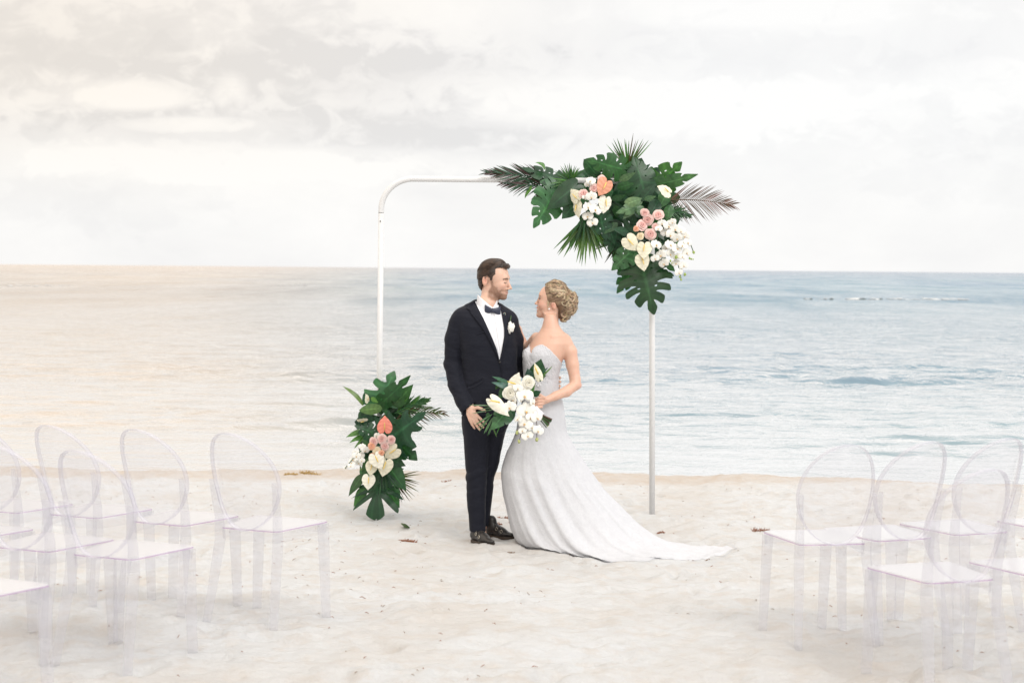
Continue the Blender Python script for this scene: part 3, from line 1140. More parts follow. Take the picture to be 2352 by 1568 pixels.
def anthurium_data(col, vein=1.0):
    mb = MB()
    col = np.array(col)

    def build(sd):
        n, m = 40, 8
        V, Fc, C = [], [], []
        for i in range(n + 1):
            f_ = i / n * 90
            q = min(89, int(f_)); B_ = HEART[q] * (1 - (f_ - q)) + HEART[q + 1] * (f_ - q)
            m0 = max(0.0, (i / n - 0.28) / 0.72) * 0.95
            for j in range(m + 1):
                r_ = j / m
                u = m0 + (B_[0] - m0) * r_; v = B_[1] * r_ * 1.0
                z = -0.10 * (1 - (v / 0.52) ** 2) * 1 + 0.12 * (u - 0.4) ** 2 - 0.02 * math.sin(i * 1.1) * r_
                V.append((v * sd, z, u - 0.38)); C.append(col * (1 - 0.05 * (i % 6 == 0)) * (0.94 + 0.06 * r_))
        for i in range(n):
            for j in range(m):
                a = i * (m + 1) + j
                q = (a, a + 1, a + m + 2, a + m + 1)
                Fc.append(q if sd > 0 else q[::-1])
        mb.add(V, Fc, C)
    build(1); build(-1)
    return mb


def spadix_data(col=(0.75, 0.55, 0.16)):
    mb = MB()
    v, f = tube([(0, -0.08, -0.36), (0, -0.17, -0.18), (0, -0.25, 0.02), (0, -0.30, 0.14)], [0.032, 0.040, 0.034, 0.012], 8)
    mb.add(v, f, [np.array(col) * (1.0 if i < 16 else 0.95) for i in range(len(v))])
    return mb


PROTO = {}


def proto_mesh(key, fn):
    if key not in PROTO:
        o = fn().build(key, M_PETAL)
        me = o.data
        bpy.data.objects.remove(o)
        PROTO[key] = me
    return PROTO[key]


def place(key, fn, name, parent, p, size, ang=0.0, tx=0.0, tz=0.0, inherit=None):
    """tz: turn about the vertical; tx: nod up/down; ang: spin in the picture plane"""
    me = proto_mesh(key, fn)
    o = bpy.data.objects.new(name, me)
    COL.objects.link(o)
    o.parent = parent
    o.matrix_parent_inverse = parent_world_inv(parent) if inherit is None else Matrix.Identity(4)
    M_ = Matrix.Rotation(tz, 4, 'Z') @ Matrix.Rotation(tx, 4, 'X') @ Matrix.Rotation(-ang, 4, 'Y')
    if inherit is None:
        o.matrix_basis = Matrix.Translation(Vector([float(c) for c in p])) @ M_ @ Matrix.Scale(size, 4)
    return o


PINK, PINKE = (0.78, 0.36, 0.33), (0.86, 0.70, 0.65)
PEACH, PEACHE = (0.78, 0.30, 0.17), (0.82, 0.52, 0.36)
CREAM, CREAME = (0.78, 0.62, 0.38), (0.84, 0.76, 0.56)
WHITE, WHITEE = (0.80, 0.76, 0.62), (0.85, 0.84, 0.78)


def rose(parent, p, d, kind, r):
    cols = {'pink': (PINK, PINKE), 'peach': (PEACH, PEACHE), 'cream': (CREAM, CREAME), 'white': (WHITE, WHITEE)}[kind]
    v = r.integers(0, 3)
    return place(f'rose_{kind}_{v}', lambda: rose_data(cols[0], cols[1], int(v)), 'rose', parent, p, d / 2 * 0.98, r.uniform(0, 6.28), r.uniform(-0.35, 0.2), r.uniform(-0.35, 0.35))


def orchid(parent, p, d, r, tz=None):
    v = r.integers(0, 3)
    return place(f'orchid_{v}', lambda: orchid_data(int(v)), 'orchid', parent, p, d / 2, r.uniform(-0.4, 0.4), r.uniform(-0.5, 0.15), r.uniform(-0.6, 0.6) if tz is None else tz)


def anthurium(parent, p_c, L, ang, col, key, r, tx=None, tz=None, narrow=1.0, sp=True):
    o = place(key, lambda: anthurium_data(col), 'anthurium', parent, p_c, L * 0.87, ang, r.uniform(-0.25, 0.1) if tx is None else tx, r.uniform(-0.25, 0.25) if tz is None else tz)
    if narrow != 1.0: o.matrix_basis = o.matrix_basis @ Matrix.Diagonal((narrow, 1, 1, 1))
    if sp: c = place('spadix', spadix_data, 'spadix', o, p_c, 1, inherit=True)
    return o


COREL_C, CREAM_C, PEACH_C, IVORY_C = (0.80, 0.27, 0.20), (0.76, 0.73, 0.58), (0.74, 0.34, 0.22), (0.82, 0.80, 0.70)


class Arr:
    """places things given in a crop's own pixels"""
    def __init__(s, root, ox, oy, sc, Y, seed):
        s.root, s.ox, s.oy, s.sc, s.Y = root, ox, oy, sc, Y
        s.r = np.random.default_rng(seed)
        s.k = 0

    def P(s, u, v, d=0.0):
        return W(s.ox + u / s.sc, s.oy + v / s.sc, s.Y + d)

    def m(s, px):
        return px / s.sc * s.Y / F_PX

    def leaf(s, b, t, w, col, d=0.0, dt=None, name='monstera_leaf', outline=HEART, lobes=6, slit=0.55, depth=0.42, roll=None, **kw):
        s.k += 1
        dt = d if dt is None else dt
        roll = s.r.uniform(-0.25, 0.25) if roll is None else roll
        col = np.array(col) * s.r.uniform(0.8, 1.4) * np.array((s.r.uniform(0.9, 1.25), 1.0, s.r.uniform(0.85, 1.15)))
        V, Fc, C = leaf_mesh(s.P(*b, d), s.P(*t, dt), s.m(w), outline, lobes, slit, depth, roll, col=col, seed=s.k * 7 + 1, **kw)
        mb = MB(); mb.add(V, Fc, [(*c, 1) for c in C])
        return mb.build(name, M_LEAF, s.root)

    def plain(s, b, t, w, col, d=0.0, dt=None, name='leaf', outline=OVATE, **kw):
        return s.leaf(b, t, w, col, d, dt, name, outline, 1, 0, 1, **kw)

    def filler(s, pts, n, size, cols, d0, d1, name='leaf'):
        """broad leaves packed behind the flowers, inside a polygon of crop pixels"""
        P_ = np.array(pts, float)
        got = 0
        while got < n:
            u, v = s.r.uniform(P_[:, 0].min(), P_[:, 0].max()), s.r.uniform(P_[:, 1].min(), P_[:, 1].max())
            if poly_in(P_, u, v):
                an = s.r.uniform(0, 6.28)
                L = s.r.uniform(*size)
                d = s.r.uniform(d0, d1)
                col = np.array(cols[s.r.integers(0, len(cols))]) * s.r.uniform(0.75, 1.2)
                s.plain((u - math.cos(an) * L / 2, v - math.sin(an) * L / 2), (u + math.cos(an) * L / 2, v + math.sin(an) * L / 2), L * s.r.uniform(0.4, 0.6), col, d, d + s.r.uniform(-0.05, 0.05),
                        name, roll=s.r.uniform(-0.8, 0.8), bend=s.r.uniform(0, 0.4))
                got += 1


def poly_in(P_, x, y):
    c = False
    for i in range(len(P_)):
        x1, y1 = P_[i - 1]; x2, y2 = P_[i]
        if (y1 > y) != (y2 > y) and x < (x2 - x1) * (y - y1) / (y2 - y1) + x1: c = not c
    return c


def arrangement_top():
    Y0 = AY - 0.04
    c = W(1500, 470, Y0)
    root = empty('flower_arrangement', c)
    tag(root, 'large tropical flower arrangement tied over the top right corner of the arch', 'flower arrangement')
    A = Arr(root, 1102.5, 306.2, 3.657, Y0, 31)
    P, r = A.P, A.r
    D, Mi, Br, Li, Pa = G_DARK, G_MID, G_BRIGHT, G_LIGHT, G_PALE
    # dense foliage behind everything, following the arch
    A.filler([(620, 420), (900, 300), (1250, 220), (1480, 330), (1620, 520), (1620, 1000), (1500, 1180), (1180, 1150), (1080, 900), (1000, 800), (760, 700), (640, 600)], 96, (150, 270), [D, D, Mi], 0.04, 0.13)
    A.filler([(700, 450), (1250, 300), (1560, 520), (1500, 900), (1150, 1050), (1050, 750), (800, 650)], 46, (120, 200), [D, Mi, D], -0.08, 0.02)
    frond('palm_frond', root, P(640, 400, 0.02), P(60, 330, -0.02), A.m(250), 26, D, (0.055, 0.022, 0.024), 0.012, 0.05, 1, 0.02, 0.55, 0.2)
    frond('palm_frond', root, P(640, 440, -0.02), P(190, 420, -0.05), A.m(190), 18, D, (0.05, 0.02, 0.02), 0.012, 0.2, 2, -0.02, 0.6, 0.2)
    frond('palm_frond', root, P(1560, 560, 0.02), P(2120, 600, -0.02), A.m(270), 32, (0.085, 0.055, 0.038), (0.17, 0.075, 0.065), 0.0075, 0.10, 3, 0.03, 0.9, 0.25)
    frond('palm_frond', root, P(1500, 640, -0.04), P(1760, 690, -0.08), A.m(130), 14, D, Mi, 0.012, 0.1, 4, 0.03, 0.8, 0.2)
    fan('fan_palm_leaf', root, P(900, 700, 0.0), -137, -52, (A.m(280), A.m(420)), 26, Br, 0.026, 5, 0.06, 0.02, G_LIGHT)
    fan('fan_palm_leaf', root, P(880, 690, -0.02), -125, -60, (A.m(180), A.m(280)), 18, Mi, 0.022, 6, 0.06, 0.02)
    fan('fan_palm_leaf', root, P(1240, 300, 0.05), 48, 132, (A.m(200), A.m(330)), 16, Br, 0.015, 7, 0.05, 0.0, (0.075, 0.06, 0.03))
    fan('fan_palm_leaf', root, P(760, 400, -0.08), 40, 215, (A.m(90), A.m(190)), 26, Br, 0.014, 8, 0.05, 0.0, Mi)
    fan('fan_palm_leaf', root, P(1180, 900, 0.02), 180, 262, (A.m(110), A.m(240)), 16, Mi, 0.016, 9, 0.06, 0.05, (0.04, 0.05, 0.02))
    fan('fan_palm_leaf', root, P(1120, 490, -0.10), 120, 250, (A.m(70), A.m(150)), 20, Mi, 0.010, 10, 0.05, 0.0)
    fan('fan_palm_leaf', root, P(1620, 690, -0.02), -30, 60, (A.m(60), A.m(150)), 12, Mi, 0.012, 11, 0.05, 0.0)
    # the big named leaves
    A.leaf((680, 395), (350, 275), 215, D, -0.03, -0.06, lobes=6, slit=0.7, depth=0.30, roll=0.5)
    A.plain((560, 300), (500, 225), 70, Br, -0.06, -0.10, roll=1.0, bend=0.8)
    A.plain((430, 440), (370, 545), 60, Br, -0.04, -0.06, roll=0.9)
    A.leaf((640, 480), (450, 800), 330, Mi, -0.08, -0.12, lobes=7, slit=0.38, depth=0.42, roll=-0.2)
    A.leaf((660, 470), (440, 600), 250, Mi, -0.03, -0.06, lobes=5, slit=0.25, depth=0.55, roll=0.35)
    A.plain((790, 450), (560, 640), 190, D * 1 if False else (0.018, 0.062, 0.030), -0.14, -0.18, 'leaf', HEART, roll=0.1, cup=0.15)
    A.plain((800, 590), (690, 720), 150, D, -0.10, -0.13, outline=HEART, roll=-0.3)
    A.leaf((1190, 300), (885, 215), 240, (0.028, 0.095, 0.026), -0.06, -0.10, lobes=6, slit=0.50, depth=0.40, roll=-0.15)
    A.leaf((1385, 500), (1290, 185), 330, (0.018, 0.070, 0.030), -0.05, -0.02, lobes=7, slit=0.22, depth=0.45, roll=0.1)
    A.leaf((1480, 440), (1700, 240), 300, (0.035, 0.115, 0.030), 0.02, -0.04, lobes=5, slit=0.50, depth=0.35, roll=0.15)
    A.leaf((1500, 430), (1840, 350), 150, (0.032, 0.105, 0.040), -0.02, -0.07, lobes=4, slit=0.25, depth=0.55, roll=0.5)
    A.plain((1170, 400), (1310, 330), 62, Pa, -0.14, -0.18, roll=0.5)
    A.plain((1150, 460), (1300, 420), 75, Mi, -0.12, -0.16, roll=0.3)
    A.plain((1245, 590), (1360, 545), 85, (0.095, 0.19, 0.12), -0.20, -0.23, outline=HEART, roll=0.1)
    A.leaf((1330, 610), (1140, 670), 120, Pa, -0.18, -0.22, lobes=4, slit=0.3, depth=0.4, roll=-0.1, holes=False)
    A.plain((1300, 610), (1200, 720), 75, (0.06, 0.13, 0.06), -0.17, -0.20, roll=0.2)
    A.plain((1360, 610), (1330, 690), 70, (0.06, 0.13, 0.06), -0.19, -0.21, roll=-0.2)
    A.plain((1100, 560), (1230, 520), 60, Mi, -0.12, -0.16, roll=0.6)
    A.plain((1380, 560), (1480, 530), 55, Pa, -0.14, -0.18, roll=0.7)
    A.leaf((1010, 690), (1060, 900), 200, D, -0.06, -0.08, lobes=5, slit=0.3, depth=0.5)
    A.leaf((1120, 830), (1090, 1010), 190, D, -0.04, -0.05, lobes=5, slit=0.3, depth=0.5)
    A.leaf((1260, 1000), (1100, 1150), 210, Mi, -0.08, -0.10, lobes=5, slit=0.35, depth=0.5, roll=0.3)
    A.leaf((1300, 1120), (1150, 1350), 230, Mi, -0.02, -0.02, lobes=6, slit=0.35, depth=0.5)
    A.leaf((1400, 1080), (1620, 1225), 170, D, -0.06, -0.10, lobes=4, slit=0.25, depth=0.6, roll=0.5)
    A.leaf((1372, 1150), (1465, 1525), 485, (0.015, 0.056, 0.027), -0.13, -0.18, lobes=7, slit=0.8, depth=0.46, roll=0.05, bend=0.2, mid_=0.8)
    A.plain((1500, 560), (1420, 700), 110, D, -0.12, -0.15)
    A.plain((1580, 480), (1500, 640), 110, Mi, -0.10, -0.12)
    A.plain((1250, 830), (1120, 800), 90, D, -0.12, -0.16, roll=0.5)
    A.plain((1320, 860), (1180, 960), 60, Mi, -0.16, -0.19, roll=0.5)
    A.plain((1600, 600), (1570, 740), 90, Mi, -0.10, -0.13)
    A.plain((1570, 1100), (1640, 1160), 55, Mi, -0.14, -0.16)
    # anthuriums
    def anth(u, v, L, ang, col, key, d, **k): return anthurium(root, P(u, v, d), A.m(L), math.radians(ang), col, key, r, **k)
    anth(1035, 455, 150, 150, PEACH_C, 'anthurium_peach', -0.27, tz=0.2)
    anth(800, 520, 125, 40, CREAM_C, 'anthurium_cream', -0.22, tz=-0.7)
    anth(825, 640, 140, 200, CREAM_C, 'anthurium_cream', -0.22, tz=-1.0)
    anth(1045, 600, 140, 170, IVORY_C, 'anthurium_ivory', -0.24, tz=0.5)
    anth(1545, 480, 130, 60, CREAM_C, 'anthurium_cream', -0.22, tz=0.5, tx=-0.5)
    anth(1270, 925, 150, 222, CREAM_C, 'anthurium_cream', -0.27)
    anth(1380, 985, 140, 180, CREAM_C, 'anthurium_cream', -0.30)
    anth(1366, 1085, 138, 192, CREAM_C, 'anthurium_cream', -0.28)
    for (u, v, d, k) in [(1020, 385, 66, 'pink'), (955, 462, 68, 'pink'), (870, 505, 74, 'pink'), (1384, 670, 66, 'pink'), (1408, 727, 86, 'pink'), (1365, 770, 86, 'pink'), (1474, 786, 60, 'pink'),
                         (1432, 845, 88, 'pink'), (1313, 800, 46, 'peach'), (1344, 863, 58, 'cream'), (1498, 685, 84, 'pink')]:
        rose(root, P(u, v, -0.27 + r.uniform(-0.01, 0.01)), A.m(d), k, r)
    orch = [(930, 400, 85), (905, 430, 60), (935, 530, 95), (902, 615, 90), (968, 640, 115), (905, 697, 95), (945, 748, 95), (880, 540, 50),
            (1528, 755, 75), (1585, 775, 100), (1640, 800, 95), (1560, 830, 90), (1600, 850, 100), (1655, 880, 95), (1595, 935, 100), (1655, 965, 95), (1720, 860, 90), (1745, 915, 85), (1480, 935, 100),
            (1520, 1020, 105), (1470, 1050, 75), (1600, 1010, 90), (1655, 1035, 80), (1735, 1000, 85), (1700, 1035, 70), (1545, 1090, 95), (1645, 1090, 75), (1710, 1110, 75), (1670, 1168, 80),
            (1700, 940, 85), (1615, 745, 70), (1690, 820, 80), (1500, 800, 70), (1560, 960, 70)]
    for (u, v, d) in orch:
        orchid(root, P(u, v, -0.26 + r.uniform(-0.04, 0.02)), A.m(d) * 0.92, r)
    for (u, v, d) in [(1795, 1000, 22), (1648, 1040, 26), (1720, 1185, 24), (1690, 1228, 18), (1760, 1050, 18), (1600, 1072, 18), (1678, 1205, 16), (1775, 1056, 14), (1790, 1058, 11), (1612, 1090, 12)]:
        mb = MB(); q = P(u, v, -0.30); v_, f_ = blob(q, (A.m(d) / 2, A.m(d) / 2, A.m(d) * 0.55), int(u), 8, 6)
        mb.add(v_, f_, [(0.30, 0.40, 0.10, 1)] * len(v_)); mb.build('bud', M_PETAL, root)
    for pl in ([(1500, 700), (1620, 720), (1740, 860), (1795, 1000)], [(1480, 900), (1580, 960), (1660, 1080), (1690, 1228)], [(930, 380), (905, 520), (925, 640), (945, 760)]):
        mb = MB(); mb.add(*tube([P(u, v, -0.24) for u, v in pl], A.m(4), 6)); mb.build('stem', M_STEM, root)


def arrangement_low():
    Y0 = 12.10
    c = W(873, 1188, Y0)
    root = empty('flower_arrangement', (c[0], Y0, gz(c[0], Y0)))
    tag(root, 'tropical flower arrangement standing on the sand at the foot of the left arch post', 'flower arrangement')
    A = Arr(root, 771.7, 833.0, 4.130, Y0, 77)
    P, r = A.P, A.r
    D, Mi, Br, Li, Pa = G_DARK, G_MID, G_BRIGHT, G_LIGHT, G_PALE
    A.filler([(250, 330), (420, 260), (600, 330), (680, 480), (600, 900), (560, 1180), (420, 1260), (300, 1150), (240, 950), (220, 700), (230, 450)], 70, (130, 230), [D, D, Mi], 0.02, 0.12)
    frond('palm_frond', root, P(540, 560, 0.02), P(1010, 480, -0.05), A.m(230), 16, (0.05, 0.085, 0.03), (0.10, 0.06, 0.035), 0.012, 0.35, 12, 0.10, 0.75, 0.3)
    frond('palm_frond', root, P(560, 480, 0.0), P(860, 360, -0.05), A.m(190), 16, Mi, Br, 0.015, 0.12, 13, 0.05, 0.6, 0.3)
    fan('fan_palm_leaf', root, P(540, 1090, 0.0), -78, 18, (A.m(190), A.m(290)), 18, (0.10, 0.11, 0.035), 0.011, 14, 0.05, 0.05, (0.07, 0.05, 0.03))
    fan('fan_palm_leaf', root, P(440, 990, -0.16), -125, -40, (A.m(170), A.m(270)), 24, D, 0.012, 15, 0.05, 0.05, Mi)
    fan('fan_palm_leaf', root, P(600, 420, 0.0), 20, 110, (A.m(90), A.m(180)), 14, Mi, 0.012, 16, 0.05, 0.0, Br)
    A.leaf((410, 390), (560, 70), 380, Mi, -0.06, -0.02, lobes=5, slit=1.2, depth=0.33, roll=0.1)
    A.leaf((450, 370), (715, 120), 190, (0.016, 0.06, 0.025), -0.10, -0.12, lobes=4, slit=0.35, depth=0.5, roll=0.4)
    A.plain((530, 420), (735, 205), 150, (0.024, 0.085, 0.026), -0.04, -0.04, roll=0.2)
    A.leaf((440, 770), (840, 470), 520, (0.015, 0.058, 0.028), -0.12, -0.20, lobes=7, slit=1.25, depth=0.50, roll=0.0, bend=0.22)
    A.leaf((600, 760), (770, 930), 260, (0.015, 0.058, 0.026), -0.08, -0.12, lobes=4, slit=0.3, depth=0.5, roll=0.3)
    A.leaf((392, 1165), (380, 1490), 500, (0.016, 0.066, 0.036), -0.12, -0.20, lobes=5, slit=1.5, depth=0.34, roll=0.0, bend=0.2, outline=BROAD, mid_=0.22, holes=False)
    A.plain((260, 1050), (112, 1260), 105, (0.025, 0.085, 0.026), -0.08, -0.12, roll=0.5)
    A.plain((285, 1165), (163, 1365), 100, (0.026, 0.09, 0.026), -0.10, -0.13, roll=0.2)
    A.plain((500, 980), (665, 1215), 190, Mi, -0.12, -0.14, roll=0.1, outline=HEART)
    A.leaf((470, 1150), (600, 1380), 210, Mi, -0.06, -0.08, lobes=4, slit=0.35, depth=0.5, roll=0.2)
    A.plain((490, 900), (660, 980), 140, D, -0.14, -0.17, roll=0.3, outline=HEART)
    A.plain((435, 430), (218, 450), 105, (0.055, 0.13, 0.045), -0.17, -0.20, outline=STRAP, roll=-0.15, bend=0.05)
    A.plain((330, 330), (400, 380), 45, (0.06, 0.15, 0.03), -0.16, -0.18, roll=0.2)
    A.plain((270, 400), (102, 208), 46, (0.06, 0.12, 0.04), -0.08, -0.12, outline=STRAP, roll=0.5, bend=0.6)
    A.leaf((350, 660), (175, 590), 190, D, -0.10, -0.14, lobes=5, slit=0.35, depth=0.4, roll=0.3)
    A.plain((250, 640), (95, 700), 60, Br, -0.06, -0.10, roll=0.4)
    A.plain((260, 680), (125, 755), 45, Br, -0.06, -0.10, roll=0.4)
    A.plain((265, 700), (170, 810), 24, Br, -0.06, -0.10, roll=0.4, outline=STRAP)
    A.plain((250, 760), (325, 780), 60, (0.03, 0.10, 0.03), -0.18, -0.20, roll=0.2)
    A.plain((350, 900), (245, 1080), 120, Mi, -0.12, -0.15, roll=0.1)
    A.plain((300, 530), (230, 560), 70, D, -0.12, -0.14)
    A.plain((330, 300), (250, 400), 120, D, -0.04, -0.05, outline=HEART)
    def anth(u, v, L, ang, col, key, d, **k): return anthurium(root, P(u, v, d), A.m(L), math.radians(ang), col, key, r, **k)
    anth(463, 585, 158, 0, COREL_C, 'anthurium_coral', -0.27, tz=0.0, tx=-0.1)
    anth(528, 850, 160, 128, CREAM_C, 'anthurium_cream', -0.26)
    anth(395, 930, 160, 205, IVORY_C, 'anthurium_ivory', -0.30)
    anth(335, 1000, 130, 170, CREAM_C, 'anthurium_cream', -0.27)
    anth(462, 990, 168, 168, CREAM_C, 'anthurium_cream', -0.28)
    anth(308, 1130, 140, 176, IVORY_C, 'anthurium_ivory', -0.26)
    anth(290, 335, 90, 30, CREAM_C, 'anthurium_cream', -0.16, tz=1.1)
    anth(240, 540, 110, 60, CREAM_C, 'anthurium_cream', -0.16, tz=0.3, tx=1.1)
    for (u, v, d, k) in [(433, 722, 88, 'pink'), (358, 745, 76, 'pink'), (527, 727, 76, 'pink'), (463, 790, 80, 'pink'), (338, 787, 68, 'peach'), (385, 835, 74, 'cream'), (433, 855, 52, 'peach'), (343, 880, 50, 'peach')]:
        rose(root, P(u, v, -0.29 + r.uniform(-0.01, 0.01)), A.m(d), k, r)
    for (u, v, d) in [(390, 690, 70), (275, 825, 85), (250, 795, 70), (235, 880, 80), (195, 880, 80), (165, 915, 80), (215, 950, 75), (140, 975, 60), (90, 995, 40), (185, 850, 60), (150, 945, 65), (245, 925, 60)]:
        orchid(root, P(u, v, -0.22 + r.uniform(-0.03, 0.03)), A.m(d) * 0.98, r)
    mb = MB(); mb.add(*tube([P(290, 800, -0.2), P(200, 860, -0.24), P(85, 1000, -0.24)], A.m(4), 6)); mb.build('stem', M_STEM, root)
    for (u, v) in [(240, 1010), (232, 990)]:
        mb = MB(); v_, f_ = blob(P(u, v, -0.2), (A.m(9),) * 3, 3, 8, 6); mb.add(v_, f_, [(0.10, 0.16, 0.04, 1)] * len(v_)); mb.build('bud', M_PETAL, root)


def bouquet():
    Y0 = 10.95 - 0.27
    c = W(1243, 925, Y0)
    root = empty('bridal_bouquet', c)
    tag(root, 'cascading bouquet of white orchids, roses and anthuriums held by the bride', 'bouquet')
    A = Arr(root, 1065.7, 796.2, 6.097, Y0, 55)
    P, r = A.P, A.r
    D, Mi, Br, Li, Pa = (0.012, 0.045, 0.026), (0.020, 0.075, 0.034), (0.040, 0.12, 0.03), G_LIGHT, G_PALE
    A.plain((1010, 420), (1080, 170), 240, (0.012, 0.05, 0.025), 0.06, 0.04, outline=HEART, roll=0.0)
    A.plain((930, 450), (890, 300), 120, (0.012, 0.05, 0.035), 0.04, 0.04, roll=0.1)
    A.plain((650, 520), (395, 405), 75, (0.015, 0.075, 0.05), 0.0, -0.02, roll=0.6)
    A.plain((640, 570), (385, 490), 85, (0.015, 0.08, 0.06), -0.03, -0.05, roll=0.4)
    A.plain((560, 450), (440, 600), 130, (0.03, 0.085, 0.03), 0.02, 0.02, roll=-0.5)
    A.plain((600, 580), (480, 725), 160, (0.022, 0.075, 0.03), 0.0, 0.0, outline=HEART, roll=0.2)
    A.plain((960, 680), (1080, 620), 95, (0.012, 0.05, 0.025), 0.03, 0.02, roll=0.1)
    A.plain((950, 640), (930, 505), 95, (0.05, 0.14, 0.04), -0.07, -0.09, roll=0.2)
    A.leaf((600, 900), (380, 1160), 290, (0.035, 0.115, 0.050), -0.03, -0.07, name='leaf', lobes=3, slit=0.15, depth=0.6, roll=0.2, holes=False)
    A.plain((690, 900), (650, 1060), 90, (0.03, 0.10, 0.05), -0.03, -0.04, roll=0.3)
    A.plain((340, 920), (320, 1020), 60, (0.03, 0.10, 0.04), 0.0, 0.0, roll=0.3)
    A.plain((400, 1110), (460, 1270), 22, (0.05, 0.12, 0.04), -0.03, -0.03, outline=STRAP)
    for (a_, b_, w, cc) in [((1030, 470), (1245, 275), 30, (0.07, 0.15, 0.06)), ((1040, 420), (1180, 290), 34, (0.02, 0.08, 0.05)), ((1010, 480), (1160, 400), 40, (0.09, 0.18, 0.07)),
                            ((1000, 500), (960, 660), 14, (0.09, 0.18, 0.07))]:
        A.plain(a_, b_, w, cc, -0.04, -0.07, outline=STRAP, roll=0.5, name='grass_blade')
    for (a_, b_, w) in [((470, 830), (65, 808), 20), ((450, 870), (110, 930), 20), ((440, 840), (210, 875), 16), ((400, 940), (145, 1095), 20), ((380, 960), (208, 1185), 20), ((400, 990), (270, 1220), 20),
                        ((420, 1010), (325, 1245), 18), ((410, 980), (300, 1200), 18), ((440, 1000), (345, 1230), 14), ((520, 1060), (450, 1230), 14), ((350, 1000), (180, 1150), 14)]:
        A.plain(a_, b_, w * 1.15, (0.05, 0.125, 0.05), -0.01, -0.05, outline=STRAP, roll=0.3, name='grass_blade')
    def anth(u, v, L, ang, col, key, d, **k): return anthurium(root, P(u, v, d), A.m(L), math.radians(ang), col, key, r, **k)
    anth(725, 480, 255, -22, IVORY_C, 'anthurium_ivory', -0.10, tz=-0.2, tx=0.1, narrow=0.78, sp=False)
    anth(490, 835, 375, 228, IVORY_C, 'anthurium_ivory', -0.10, tz=-0.1, tx=-0.1, narrow=0.55, sp=False)
    anth(1030, 355, 255, 18, CREAM_C, 'anthurium_cream', -0.09, tz=0.0, tx=0.0, narrow=0.5, sp=False)
    for (pl) in ([(720, 520), (665, 502), (610, 485)], [(500, 778), (430, 762), (358, 750)], [(1040, 385), (1010, 320), (990, 268)]):
        mb = MB()
        v, f = tube([P(u, v_, -0.16 - 0.02 * i) for i, (u, v_) in enumerate(pl)], [A.m(11), A.m(11), A.m(5)], 8)
        mb.add(v, f, [(0.80, 0.58, 0.14, 1)] * len(v)); mb.build('spadix', M_PETAL, root)
    for (u, v, d) in [(648, 645, 190), (905, 500, 175)]:
        rose(root, P(u, v, -0.10), A.m(d), 'white', r)
    for (u, v, d, tz) in [(755, 575, 130, 0.2), (850, 680, 215, 0.1), (640, 840, 175, -0.2), (870, 890, 240, 0.0), (1020, 985, 170, 0.6), (960, 775, 120, 1.0), (700, 735, 120, -1.0), (785, 745, 100, 1.2),
                          (860, 1070, 190, -0.3), (1040, 1170, 150, 0.4), (890, 1240, 150, 0.0), (760, 1010, 120, -0.8), (950, 1130, 120, 0.5), (820, 1170, 110, -0.4), (935, 990, 130, 0.2)]:
        orchid(root, P(u, v, -0.11 - 0.02 * (v > 900)), A.m(d) * 1.05, r, tz)
    for (u, v, d) in [(772, 1325, 44), (1020, 1297, 44), (745, 1200, 46), (1175, 1110, 14)]:
        mb = MB(); v_, f_ = blob(P(u, v, -0.11), (A.m(d) / 2, A.m(d) / 2, A.m(d) * 0.62), int(u), 8, 6); mb.add(v_, f_, [(0.42, 0.46, 0.18, 1)] * len(v_)); mb.build('bud', M_PETAL, root)
    mtw = material('brown orchid stem', (0.10, 0.05, 0.03), 0.6)
    for pl in ([(745, 760), (735, 860)], [(770, 980), (800, 1100), (805, 1170), (832, 1245)], [(740, 1172), (805, 1168)], [(1010, 960), (1020, 1100), (1020, 1290)], [(805, 1170), (775, 1320)]):
        mb = MB(); mb.add(*tube([P(u, v, -0.09) for u, v in pl], A.m(5), 6)); mb.build('twig', mtw, root)
    # bundle of stems below the hand, with its ribbon
    rr = np.random.default_rng(4)
    for i in range(20):
        o = np.array([rr.uniform(-1, 1), rr.uniform(-1, 1)])
        s0 = P(1010 + 26 * o[0], 880 + 26 * o[0] * -0.3, 0.035 + 0.012 * o[1])
        s1 = P(1085 + 30 * o[0], 985 - 30 * o[0], 0.03 + 0.018 * o[1])
        s2 = P(1190 + 38 * o[0] + rr.uniform(-12, 12), 1080 - 52 * o[0] + rr.uniform(-22, 22), 0.02 + 0.03 * o[1])
        mb = MB(); mb.add(*tube([s0, s1, s2], [A.m(9), A.m(9), A.m(8)], 6)); mb.build('stem', M_STEM if i % 3 else M_STEM2, root)
    mb = MB(); mb.add(*tube([P(985, 850, 0.035), P(1030, 905, 0.033), P(1090, 965, 0.03)], [A.m(46), A.m(44), A.m(50)], 14)); mb.build('ribbon', material('white satin ribbon', (0.78, 0.78, 0.82), 0.35), root)


M_STEM2 = material('purplish cut stem', (0.09, 0.05, 0.035), 0.5)
arrangement_top()
arrangement_low()
bouquet()


# ------------------------------------------------------------------ people: distance-field modelling, one continuous surface each
PY = 10.95


def seg_axis(*parts):
    """axis samples: (start, stop, step) runs"""
    a = [parts[0][0]]
    for (s0, s1, st) in parts:
        n = max(1, int(round((s1 - s0) / st)))
        a += list(s0 + (s1 - s0) * np.arange(1, n + 1) / n)
    return np.array(a)


